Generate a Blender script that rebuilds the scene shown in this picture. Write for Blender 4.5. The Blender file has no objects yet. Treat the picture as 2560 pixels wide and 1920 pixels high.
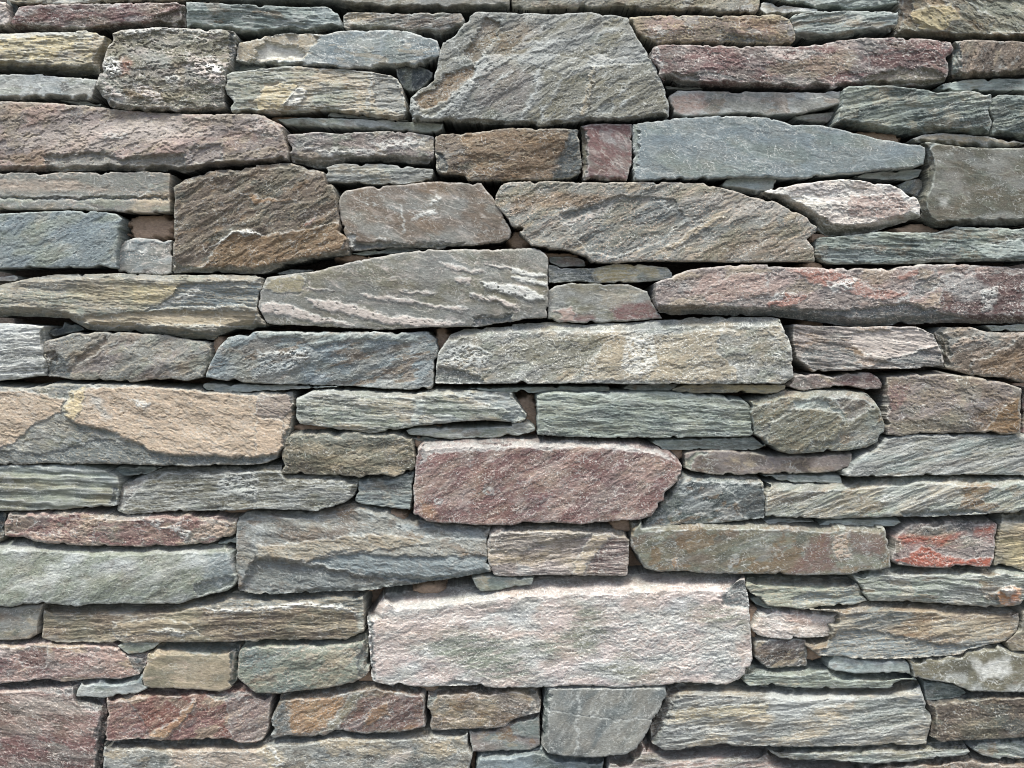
import bpy, math
import numpy as np
from mathutils import Vector

# ------------------------------------------------------------------ camera, sky, sun, exposure
C = bpy.context.scene.collection
scn = bpy.context.scene
D = 1.16            # camera to wall plane, metres
S = 0.000625        # metres of wall per photograph pixel
CZ = 1.45           # height of the picture centre above the ground
cam_d = bpy.data.cameras.new('camera')
cam = bpy.data.objects.new('camera', cam_d); C.objects.link(cam)
cam.location = (0, -D, CZ); cam.rotation_euler = (math.radians(90), 0, 0)
cam_d.sensor_width = 36; cam_d.lens = 18.0 * D / (1280 * S)
cam_d.clip_start = 0.05; cam_d.clip_end = 500
scn.camera = cam
SUN_EL, SUN_AZ = 65, -32      # degrees; azimuth measured from straight behind the camera, minus = left
w = bpy.data.worlds.new('World'); scn.world = w; w.use_nodes = True
nt = w.node_tree; nt.nodes.clear()
sky = nt.nodes.new('ShaderNodeTexSky'); sky.sky_type = 'NISHITA'; sky.sun_disc = False
sky.sun_elevation = math.radians(SUN_EL); sky.sun_rotation = math.radians(180 + SUN_AZ)
sky.air_density = 1.0; sky.dust_density = 4.0; sky.ozone_density = 1.0
bg = nt.nodes.new('ShaderNodeBackground'); bg.inputs['Strength'].default_value = 0.095
wo = nt.nodes.new('ShaderNodeOutputWorld')
nt.links.new(sky.outputs[0], bg.inputs[0]); nt.links.new(bg.outputs[0], wo.inputs[0])
sd = bpy.data.lights.new('sun', 'SUN'); sd.energy = 1.9; sd.angle = math.radians(14); sd.color = (1.0, 0.985, 0.93)
so = bpy.data.objects.new('sun', sd); C.objects.link(so); so.location = (-1, -3, 5)
el, az = math.radians(SUN_EL), math.radians(SUN_AZ)
dirv = Vector((math.sin(az) * math.cos(el), -math.cos(az) * math.cos(el), math.sin(el)))
so.rotation_euler = dirv.to_track_quat('Z', 'Y').to_euler()
scn.view_settings.view_transform = 'Standard'; scn.view_settings.look = 'None'
scn.view_settings.exposure = 1.1; scn.view_settings.gamma = 1.0
scn.view_settings.use_curve_mapping = False
ALB = 0.95
SAT = 0.88
scn.cycles.pixel_filter_type = 'BLACKMAN_HARRIS'; scn.cycles.filter_width = 0.95
ROWS = """
S2|a0 -200,10 50,20 70,110 85,180 60,240 0,270 -200,270
S2b|a0 58,0 120,15 165,60 150,120 85,150 72,100
S1|a0 40,-150 60,0 160,42 500,45 1100,20 1600,5 1600,-150
S1b|a0 1605,-150 1605,5 1640,12 2212,40 a1 300,25 600,35 850,90 1300,105 1800,105 2150,90 2190,40 2195,-150
S24|a1 2200,-150 2212,70 a2 100,85 300,80 800,70 950,50 1050,75 1200,100 1500,95 2100,120 2130,90 2150,-150
S26|a2 2170,-150 a3 50,0 300,60 600,85 750,85 900,60 1120,30 1120,-150
S28|a3 1130,-150 1130,200 1085,310 1200,320 1500,325 1700,345 2212,350 2400,340 2400,-150
S3|a0 110,160 160,60 350,40 1540,20 1600,50 1605,230 1500,225 1280,230 950,245 850,280 500,272 150,250 95,200
S4|a0 1607,15 2000,35 2212,45 a1 300,60 600,60 700,100 740,200 740,240 500,290 200,290 0,310 a0 2050,290 1615,250
S4b|a1 750,140 790,105 1000,108 1300,118 1600,110 1770,118 1810,180 1800,215 1750,255 1700,285 1560,300 1400,290 1200,265 1000,262 820,265 760,240
S5|a0 -200,310 60,290 400,280 760,265 830,280 930,325 960,345 920,440 860,570 860,640 700,655 380,640 0,600 -200,590
S6|a0 -200,640 370,645 370,660 600,670 850,690 830,760 800,850 760,860 560,860 400,850 200,860 -200,875
S6b|a0 520,868 750,870 880,895 870,920 700,915
S7|a0 970,290 1050,265 1200,250 1330,235 1500,240 1880,255 2020,270 2040,300 2035,450 1990,560 1950,620 1955,680 1940,760 1950,930 1780,970 1600,980 1200,965 960,930 880,830 830,740 860,640 900,620 880,560 890,520 920,440 950,370 980,340
S8|a0 -200,870 200,880 600,900 950,935 1150,960 1600,985 2212,990 a1 60,1000 180,1060 230,1090 245,1200 280,1310 285,1380 150,1410 0,1425 a0 1800,1450 1600,1490 1400,1475 500,1480 100,1480 -200,1470
S10|a0 2035,530 2040,440 2070,370 2212,340 a1 0,320 300,285 600,300 700,270 900,265 1100,258 1300,270 1500,330 1570,350 1590,420 1580,490 1450,560 1300,575 1000,590 800,600 500,575 100,555 0,550 a0 2130,545
S10b|a0 1960,612 1990,560 2060,535 2212,548 a1 100,565 60,590 0,600 a0 2120,610
S11|a0 1960,650 2010,618 2212,605 a1 0,600 260,572 600,590 1000,620 1170,655 1240,700 1290,850 1295,960 1280,1005 1180,1035 900,995 600,960 300,980 100,985 a0 2212,975 2010,975 1990,930 2030,880 1960,820 1940,740
S12|a1 1205,560 1290,545 1400,570 1490,600 1530,620 1520,690 1450,750 1350,805 1270,760 1215,650
S13|a1 1900,105 2212,110 a2 400,125 640,105 850,130 1000,150 1080,320 1180,480 1240,590 1300,720 1350,850 1355,1010 1150,1020 1000,1050 600,1045 250,1095 0,1080 a1 1900,1070 1640,1050 1350,1050 1320,960 1340,850 1400,790 1530,690 1560,580 1590,450 1620,370 1720,310 1830,170 1860,130
S14b|a1 600,1015 650,965 900,1000 1250,1030 1320,1045 1200,1052 900,1022
S14|a1 180,1030 400,1020 900,1025 1300,1055 1500,1060 1620,1065 1615,1110 1560,1155 1100,1130 800,1110 400,1090 250,1085
S15|a1 270,1165 400,1160 500,1140 700,1155 1000,1140 1300,1140 1535,1180 1545,1350 1530,1380 1480,1420 1100,1400 800,1400 620,1455 480,1450 320,1400 290,1330 300,1270 275,1220
S16|a1 610,1450 680,1420 1080,1415 1530,1465 1535,1500 1500,1560 1300,1590 1000,1595 800,1575 590,1580
S17|a1 1545,1165 1700,1150 1900,1145 2212,1105 a2 300,1110 575,1120 585,1280 600,1380 600,1490 500,1540 300,1560 0,1565 a1 1830,1560 1800,1510 1640,1500 1560,1480 1550,1300
S18|a2 588,1085 700,1070 1035,1075 1035,1420 990,1565 612,1560 610,1400 597,1150
S19|a2 1045,1075 1200,1045 1500,1015 1800,1000 2100,1010 2212,1020 a3 150,1060 200,1080 450,1080 750,1150 1000,1210 1200,1245 1365,1270 1350,1430 1200,1460 1000,1465 800,1500 500,1520 300,1550 0,1535 a2 1800,1545 1050,1562 1050,1300
S20|a2 1010,155 1100,140 1400,130 1700,140 2212,130 a3 100,130 180,165 210,220 235,290 230,350 200,380 0,385 a2 1900,365 1500,365 1250,375 1180,340 1080,290 1050,230
S21|a2 1215,420 1260,385 1500,390 2000,395 2212,400 a3 300,400 500,370 800,330 1100,325 1400,340 1580,370 1600,430 1560,500 1555,640 1520,710 1350,745 1000,740 850,745 600,765 300,770 0,765 a2 1900,755 1500,740 1300,690 1270,640 1280,600 1230,560 1205,500
S22|a2 1320,745 1600,742 1655,770 1500,778 1340,768
S23|a2 1355,830 1430,780 1700,790 2212,795 a3 500,800 630,770 640,900 400,950 300,980 100,990 0,1000 a2 2000,970 1850,990 1500,1005 1390,980 1400,940 1355,870
S25|a2 2135,25 2212,20 a3 30,25 250,60 430,85 420,100 0,115 a2 2200,125 2150,90
S27|a3 200,150 240,115 500,95 800,95 1125,105 1120,210 1050,280 850,290 700,320 400,350 250,320 215,230
S29|a3 1610,360 1660,350 1850,345 2212,360 2400,360 2400,650 2212,640 2100,665 1800,680 1600,680 1585,640 1590,500
S30|a3 1460,760 1530,710 1800,685 2400,675 2400,790 1900,785 1600,785
S31|a3 650,770 700,745 850,740 1120,745 1250,765 1380,780 1450,800 1600,795 1750,785 1930,820 1925,900 1900,950 1930,1050 1905,1170 1800,1165 1400,1150 1250,1175 1050,1150 700,1100 575,1075 600,1020 640,900
S32|a3 1940,850 1990,820 2400,820 2400,1240 2212,1220 2100,1190 1925,1165 1945,1050 1912,950
S33|a3 225,1000 400,985 580,965 550,1030 510,1065 350,1055 240,1030
S34|a3 1250,1200 1350,1165 1500,1150 1900,1180 2100,1210 2230,1240 2130,1260 1900,1275 1600,1250 1300,1230
S36|a3 740,1530 850,1495 1100,1470 1330,1465 1300,1530 1200,1560 1000,1555
S9|a0 -200,1490 250,1497 1300,1485 1475,1495 b0 1470,20 1472,110 1470,170 1400,185 1200,180 900,165 500,152 -200,155
S38|b0 -200,195 0,190 300,175 600,162 800,168 1000,190 1060,230 1040,330 1030,450 1012,560 1015,655 800,658 600,655 300,655 -200,665
S39|b0 1060,425 1190,395 1488,415 1488,700 1440,715 1100,705 1015,690 1020,560 1035,490
S9c|a0 1500,1620 1600,1550 1850,1475 2212,1445 a1 0,1425 150,1415 300,1412 480,1462 590,1485 600,1585 655,1600 680,1650 b1 705,150 720,330 788,400 800,545 600,560 300,625 100,700 0,712 b0 1900,700 1500,695 1495,500 1505,200 1512,60
S40|a1 770,1650 900,1622 1200,1602 1500,1572 1950,1582 2000,1655 b1 2100,120 2200,340 2195,400 2100,440 1860,460 1580,490 1200,480 860,510 805,520 795,420 770,360 738,250 715,150 715,50
S40b|b1 180,700 300,668 495,675 400,702 200,716
S40c|b1 830,530 1100,485 1300,485 1500,492 1300,520 1100,535 900,550
S41|a1 2130,1590 2212,1568 a2 300,1568 800,1577 1300,1572 1650,1582 1900,1650 b2 2080,50 2212,62 b3 150,130 330,220 422,300 420,350 330,410 395,480 400,600 0,607 b2 1800,602 1300,597 800,612 690,605 650,560 500,510 300,490 180,460 100,400 60,350 90,320 0,290 b1 2180,240 2120,170 2065,110 2075,20 a1 2100,1640
S42|b1 100,740 350,702 480,690 800,612 1200,532 1500,495 1700,498 2212,490 b2 200,485 290,530 315,570 310,900 300,1095 100,1097 0,1120 b1 1900,1165 1500,1170 1100,1190 600,1165 100,1142 60,1070 20,1000 15,940 45,840
S43|b0 -200,830 0,805 200,755 500,712 1000,705 1400,720 2212,718 b1 40,735 50,830 20,890 5,990 35,1080 85,1130 80,1165 0,1170 b0 2190,1190 2050,1182 1900,1240 1850,1280 1600,1260 1300,1215 900,1198 760,1190 600,1095 300,1077 -200,1072
S43b|b0 -200,735 0,728 130,722 158,745 130,768 -200,778
S44|b0 -200,1130 100,1135 340,1160 385,1150 390,1260 368,1400 408,1480 400,1590 0,1627 -200,1632
S44b|b0 385,1215 470,1180 560,1122 680,1150 745,1190 640,1212 480,1248
S45|b0 380,1290 640,1220 950,1206 1400,1232 1700,1282 1830,1300 1820,1480 1750,1600 1600,1637 1450,1610 1150,1642 850,1625 640,1620 420,1592 415,1480 375,1400
S46|b0 1770,1605 1830,1450 1880,1350 1990,1240 2212,1203 b1 500,1208 1480,1210 1560,1270 1570,1380 1550,1500 1530,1659 c1 1515,44 1130,44 850,18 500,6 b1 0,1655 b0 2000,1640
S48|b2 318,562 500,555 620,590 635,640 420,650 325,605
S49|b2 315,625 420,655 700,660 900,620 1200,635 1340,655 1385,700 1380,740 1200,775 900,787 740,787 600,772 315,782
S50|b2 310,850 370,810 520,790 1000,800 1170,855 1200,950 1260,1030 1300,1095 1000,1115 600,1135 400,1125 305,1095
S51|b2 1245,780 1400,720 1560,670 1900,630 2212,625 b3 0,645 600,658 900,662 1200,640 1330,625 1700,625 2400,670 2400,1140 1900,1140 1600,1130 1300,1140 900,1162 700,1160 400,1120 0,1070 b2 1850,1070 1600,1060 1380,1067 1270,1040 1240,930
S52|b3 400,440 440,390 700,375 900,345 1450,350 1620,305 2400,315 2400,590 1900,600 1400,610 1250,632 900,620 560,627 440,600 400,540
S53|a3 20,1640 200,1600 450,1562 700,1548 850,1570 1050,1592 1150,1640 b3 1290,60 1320,130 1310,220 1200,262 900,345 700,372 500,385 430,330 420,280 350,220 200,130 20,60 -70,5
S54|a3 1110,1600 1200,1555 1300,1545 1355,1580 1330,1659 b3 1295,50 1240,20 1150,0
S35|a3 1315,1240 1370,1228 1500,1245 1700,1272 2000,1282 2400,1272 b3 2400,280 2212,285 1800,290 1450,305 1310,210 1335,50 a3 1380,1600 1380,1430 1378,1320
S37|a2 1815,1605 1850,1552 1950,1530 2212,1528 a3 75,1550 45,1625 b2 2212,30 2100,20 1960,5
S55|b1 1680,1230 1800,1185 2212,1160 b2 0,1140 300,1125 600,1145 1300,1110 1600,1080 2212,1080 b3 100,1097 130,1180 180,1260 210,1390 218,1600 150,1655 c2 1700,0 1000,0 b2 600,1652 0,1657 b1 1550,1655 1560,1500 1570,1400 1620,1320
S56|b3 220,1145 700,1165 1280,1162 1430,1230 1490,1350 1530,1520 900,1530 380,1555 240,1430 210,1300
S57|b3 1440,1220 1500,1165 1750,1168 1900,1212 2400,1212 c3 2400,10 b3 2212,1645 2050,1605 1750,1582 1540,1520 1500,1400
S57b|b3 1870,1152 2400,1145 2400,1200 1935,1203
S47|c0 1750,20 1770,-5 2212,8 c1 400,12 700,22 420,42 0,62 c0 2000,70 1800,65
S60|c0 -200,0 200,40 350,10 700,0 1200,5 1350,30 1740,50 1760,70 2212,75 c1 60,70 320,70 330,150 335,230 320,350 290,440 245,550 190,580 180,640 100,680 0,695 c0 1900,700 1600,710 1300,700 900,690 600,690 400,685 150,700 0,690 -200,690
S61|c0 -200,722 0,708 400,692 700,690 900,740 1030,800 1030,880 1010,1050 800,1065 400,1090 -200,1100
S62|c0 915,755 1050,708 1410,715 1300,770 1150,790 1000,797
S63|c0 1030,880 1100,840 1250,790 1400,730 1550,712 2212,722 c1 50,705 225,700 228,785 700,792 872,825 870,900 840,960 760,1030 520,1095 250,1085 50,1080 c0 2000,1090 1600,1100 1300,1110 1100,1130 1015,1090 1025,980
S64|c1 345,180 350,130 500,55 700,50 1300,80 1600,45 2212,78 c2 0,100 60,180 125,270 110,310 60,335 0,338 c1 2200,325 1950,310 1650,340 1400,355 1200,395 1000,425 750,395 550,365 380,340 345,280
S65|c1 1850,40 2212,33 c2 400,20 840,25 848,65 400,70 100,72 0,68 c1 2212,75 2010,68
S66|c2 955,40 1000,10 1200,0 1440,2 1380,52 1280,65 1080,60
S67|c2 1385,48 1480,10 1750,0 2212,5 c3 50,5 150,10 150,45 80,75 0,85 c2 1850,75 1600,80 1450,70
S68|c1 1292,400 1350,378 1700,382 2212,365 c2 0,345 130,325 205,380 200,400 100,440 0,460 c1 2100,467 1900,462 1700,475 1500,455 1320,440
S68b|c1 1360,467 1450,448 1590,485 1590,500 1400,495
S69|c1 225,600 265,470 300,430 800,415 1250,430 1350,470 1365,540 1380,700 1360,740 1200,800 1100,780 980,790 880,812 850,795 700,785 400,775 230,778 228,740 250,700 225,640
S70|c1 880,835 1050,802 1200,805 1372,748 1355,850 1345,1000 1330,1090 1100,1060 900,1030 855,1010 880,890
S71|c1 1395,570 1450,502 1700,497 2212,490 c2 500,487 1000,502 1250,540 1370,590 1440,670 1472,710 1440,830 1320,940 1310,1000 1200,1140 1100,1175 900,1180 600,1210 300,1200 100,1190 0,1220 c1 1900,1215 1480,1190 1400,1130 1365,1120 1365,900 1382,700
S72|c2 215,100 250,80 500,72 1300,67 1700,90 2000,140 2050,180 2070,300 2082,430 2050,450 1800,455 1400,462 1100,465 700,465 220,440
S73|c2 1210,500 1300,480 1800,475 2080,457 2210,525 2170,545 2100,570 1700,565 1300,570 1270,540
S74|c2 1475,650 1500,600 1600,577 1900,575 2060,595 2212,620 c3 350,625 725,602 720,680 700,730 500,765 0,775 c2 1950,790 1700,780 1550,745 1490,720
S75|c2 1125,1245 1180,1160 1260,1070 1330,980 1400,900 1470,772 1600,787 2100,802 2170,850 2190,1000 2180,1160 2000,1180 1700,1205 1300,1220 1150,1247
S76|c2 2065,250 2080,180 2060,150 2212,120 c3 0,98 150,62 400,60 700,65 850,80 920,150 970,230 1010,330 1000,420 940,500 850,550 700,575 450,590 200,605 100,580 50,530 0,520 c2 2200,500 2095,440 2082,350
S77|b3 1020,1600 1300,1572 1550,1572 1800,1602 2050,1650 c3 2195,40 2180,130 2190,300 2180,430 2000,440 1850,420 1300,425 1150,450 1035,440 1027,280 1030,100
S77b|c3 2212,60 2400,60 2400,430 2192,430 2200,300 2192,130
S58|b3 225,1585 400,1572 600,1592 700,1555 880,1562 950,1600 990,1659 c3 980,40 850,50 700,12 500,30 300,60 180,20 b3 215,1650
S78|c3 655,790 720,700 850,600 1000,500 1100,457 1200,437 1600,435 2400,440 2400,790 2212,790 1900,780 1300,790 1000,800 700,800
S79|c3 -60,785 0,782 620,792 640,855 300,850 100,832
S80|c2 2195,950 c3 30,880 0,860 80,850 300,865 640,862 900,832 1200,802 1600,802 1900,822 2400,802 2400,1100 2050,1110 1800,1130 1400,1145 900,1150 500,1165 150,1152 0,1142 c2 2190,1145 2200,1050
S81|c3 440,1215 500,1180 700,1168 1130,1170 1150,1195 1080,1230 800,1232 500,1230
S81b|c3 -25,1185 0,1158 200,1162 400,1190 100,1205 0,1215
S82|c2 1030,1260 1040,1190 1115,1195 1120,1250 1250,1232 1900,1218 2212,1220 c3 450,1238 1000,1242 1020,1300 1050,1450 1060,1580 950,1610 850,1607 700,1642 500,1652 200,1647 0,1640 c2 1900,1637 1700,1640 1500,1610 1250,1622 1150,1590 1080,1480 1030,1400
S83|c3 1070,1520 1100,1330 1130,1280 1230,1210 1600,1175 1900,1177 1985,1210 1960,1320 1955,1500 1920,1578 1600,1590 1300,1580 1120,1562
S84|c3 1995,1300 2020,1130 2100,1118 2400,1112 2400,1630 2212,1622 2100,1572 1945,1567 1962,1420
S85b|c0 -200,1112 60,1112 40,1200 38,1320 0,1365 -200,1368
S85|c0 42,1200 80,1105 400,1105 800,1112 1000,1142 1300,1122 1600,1125 1950,1150 2050,1165 2030,1290 1950,1340 1800,1375 1500,1402 1350,1385 1250,1407 950,1402 600,1390 300,1360 200,1320 42,1312
S87|c0 2040,1220 2060,1150 2130,1115 2212,1100 c1 250,1097 520,1100 750,1042 850,1030 1000,1060 1150,1100 1180,1140 1340,1185 1420,1172 1600,1205 2020,1235 2025,1270 1990,1340 2000,1500 2030,1620 d1 1700,20 1400,65 1000,120 500,140 0,160 d0 2070,120 2050,60 c0 2040,1500
S88|c1 2000,1320 2040,1250 2212,1228 c2 300,1228 700,1232 850,1252 960,1280 1015,1350 1010,1500 995,1650 d2 800,0 300,-10 0,5 c1 2060,1650 2010,1560 2000,1430
S86|c0 -200,1372 60,1372 300,1368 700,1402 1000,1414 1400,1394 1800,1382 1950,1392 1985,1450 2000,1560 2045,1640 d0 2040,60 1960,130 1700,190 1540,240 1230,240 800,240 650,260 440,240 370,235 200,240 100,265 -200,255
S86b|c0 1870,1375 2050,1320 2045,1370 1970,1405 1890,1398
S90|d0 -200,260 100,270 250,242 380,240 360,290 330,400 325,500 250,540 100,555 -200,555
S91|d0 395,247 600,262 1000,257 1500,250 1700,200 1950,160 2050,125 2212,160 d1 0,165 400,160 700,110 800,115 920,140 935,300 935,480 880,500 780,545 500,550 130,550 80,540 0,565 d0 1700,570 900,575 480,572 360,530 370,440 375,330
S92|d0 -200,575 0,570 350,575 980,575 1040,612 1110,675 1290,660 1280,700 1260,770 1200,850 1050,885 800,890 620,905 540,910 430,890 200,910 0,930 -200,935
S93|d0 1015,600 1130,562 1380,572 1330,625 1240,665 1110,670
S94|d0 1380,582 1500,572 2030,577 2080,590 2060,700 2050,900 1990,970 1900,1000 1750,985 1500,970 1310,970 1235,940 1230,840 1270,760 1280,680 1330,640
S95|d0 2115,585 2150,570 2212,572 d1 130,562 500,560 800,552 950,490 965,540 975,820 950,860 850,920 600,970 300,1000 170,1015 0,1010 d0 2100,930 2055,880 2057,750 2070,650
S96|d0 655,1010 720,902 1100,892 1230,850 1235,940 1290,970 1180,1010 1020,1035 900,1050 655,1042
S97|d0 -200,937 200,925 700,905 655,1045 900,1055 912,1110 925,1200 922,1300 900,1400 885,1600 875,1850 -200,1850
S99|d0 920,1050 1150,1022 1280,980 1700,977 1900,1000 2060,920 2212,1002 d1 0,1015 150,1020 125,1110 110,1300 70,1410 0,1440 d0 2060,1440 1990,1400 1600,1415 1400,1425 1200,1400 950,1425 902,1420 925,1300 930,1180
S100|d1 220,1020 300,1010 600,990 880,935 1000,910 1150,940 1350,967 1400,980 1450,1050 1460,1300 1300,1340 950,1360 690,1330 600,1370 470,1385 300,1375 150,1400 120,1380 160,1350 130,1250 160,1170 210,1050
S101|d1 1490,1030 1560,975 1900,960 2212,960 d2 50,965 200,970 225,1020 250,1080 240,1180 100,1210 0,1250 d1 2150,1300 2000,1320 1800,1320 1520,1335 1500,1290 1520,1200 1480,1150
S102|d1 1842,1340 2100,1312 d2 0,1255 120,1207 230,1190 240,1360 245,1460 150,1505 0,1505 d1 1870,1522 1855,1430
S103|d2 290,970 600,967 1000,970 1320,967 1340,1030 1290,1130 1200,1270 1150,1380 1080,1490 980,1540 700,1570 450,1555 310,1530 255,1460 260,1350 270,1150
S104|d2 1205,1440 1200,1280 1330,1080 1345,980 1450,922 1600,935 1900,942 2212,952 d3 100,972 500,975 1000,975 1290,900 1330,1010 1370,1130 1410,1210 1410,1260 1375,1400 1370,1455 1100,1460 600,1470 0,1475 d2 1800,1460 1600,1470 1450,1500 1320,1505
S105|d0 900,1442 1000,1432 1200,1427 2212,1450 d1 60,1422 150,1402 300,1380 480,1390 700,1342 950,1365 1300,1345 1480,1322 1830,1337 1830,1480 1870,1560 1840,1659 1840,1850 d0 890,1850 892,1600
S106|d1 1890,1850 1905,1640 1940,1540 2212,1515 d2 150,1510 250,1480 330,1550 600,1570 790,1590 780,1659 770,1850
S107|d2 850,1570 1000,1552 1100,1480 1150,1400 1210,1460 1320,1510 1450,1505 1600,1475 1900,1472 2212,1482 d3 20,1540 150,1580 220,1590 500,1597 790,1610 820,1659 830,1850 d2 820,1850 830,1650
S108|d3 10,1500 200,1482 600,1477 1100,1467 1370,1460 1400,1430 1500,1435 1670,1430 1755,1520 1700,1550 1400,1580 1150,1610 900,1620 600,1595 220,1585 100,1565 30,1530
S109|d3 1740,1480 1800,1440 2000,1420 2400,1400 2400,1570 2212,1575 2000,1580 1850,1550
S110|d3 830,1640 900,1627 1150,1615 1500,1582 1750,1552 1950,1590 2400,1582 2400,1850 850,1850
S111|d3 1380,1080 1500,1077 1700,1030 2212,1012 2400,1012 2400,1390 2212,1395 1800,1415 1500,1430 1410,1390 1420,1250 1400,1150
S112|d3 1200,722 1400,712 1650,687 1860,612 1980,592 2100,652 2400,657 2400,1005 2212,1005 2050,1000 1750,995 1600,930 1550,920 1260,880 1240,780
S113|d3 1350,905 1550,925 1600,932 1720,1002 1650,1050 1500,1070 1360,1075 1350,1000
S114|d3 525,720 560,680 640,690 750,715 900,730 1180,727 1225,760 1240,850 1100,830 1020,840 750,840 580,820 520,790
S115|d2 1990,850 2080,762 2212,780 d3 0,797 350,782 430,762 500,740 530,800 640,837 1000,847 1250,860 1290,900 1150,902 1050,970 400,972 0,945 d2 2050,945 2000,910
S116|d2 2095,600 2110,562 2212,557 d3 0,545 250,542 330,552 335,640 350,730 330,775 200,780 50,795 0,790 d2 2150,750 2095,700
S117|d2 2100,400 2130,320 2212,292 d3 0,287 300,292 600,312 620,350 540,430 560,490 540,520 380,535 260,535 200,550 50,535 0,530 d2 2150,520 2080,500 2072,430
S118|d3 360,292 550,257 870,222 1400,242 1700,272 2160,292 2170,380 2150,480 2050,560 1850,610 1650,680 1500,690 1200,715 720,715 650,690 440,690 340,610 520,540 560,480 540,430 620,350 600,312
S119|d3 2040,570 2120,510 2180,440 2200,302 2400,302 2400,650 2100,650
S120|c3 720,1645 870,1602 1060,1592 1300,1592 1920,1587 2100,1582 2400,1642 d3 2400,215 2212,210 2180,250 1980,270 1600,250 1200,215 880,210 820,150 790,70
S121|d2 2012,90 2030,10 2212,0 d3 400,15 735,10 790,80 820,160 860,215 720,245 450,265 300,285 0,260 d2 2150,190 2050,140
S121b|d2 2055,190 2150,165 d3 0,260 60,275 d2 2200,278 2100,242
S122|d1 1130,142 1500,118 1850,70 2212,30 d2 300,10 700,0 1200,-20 1700,-30 2000,-25 2015,80 2040,150 2060,400 2080,720 2050,800 1950,900 1850,940 1700,935 1470,915 1300,940 950,965 600,942 200,960 0,960 d1 2100,970 1900,940 1500,960 1150,940 1005,920 985,700 960,350 1000,325
S123|d1 1870,20 1960,0 d2 0,10 180,20 170,70 0,95 d1 2100,120 1940,135 1900,90
"""
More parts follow.
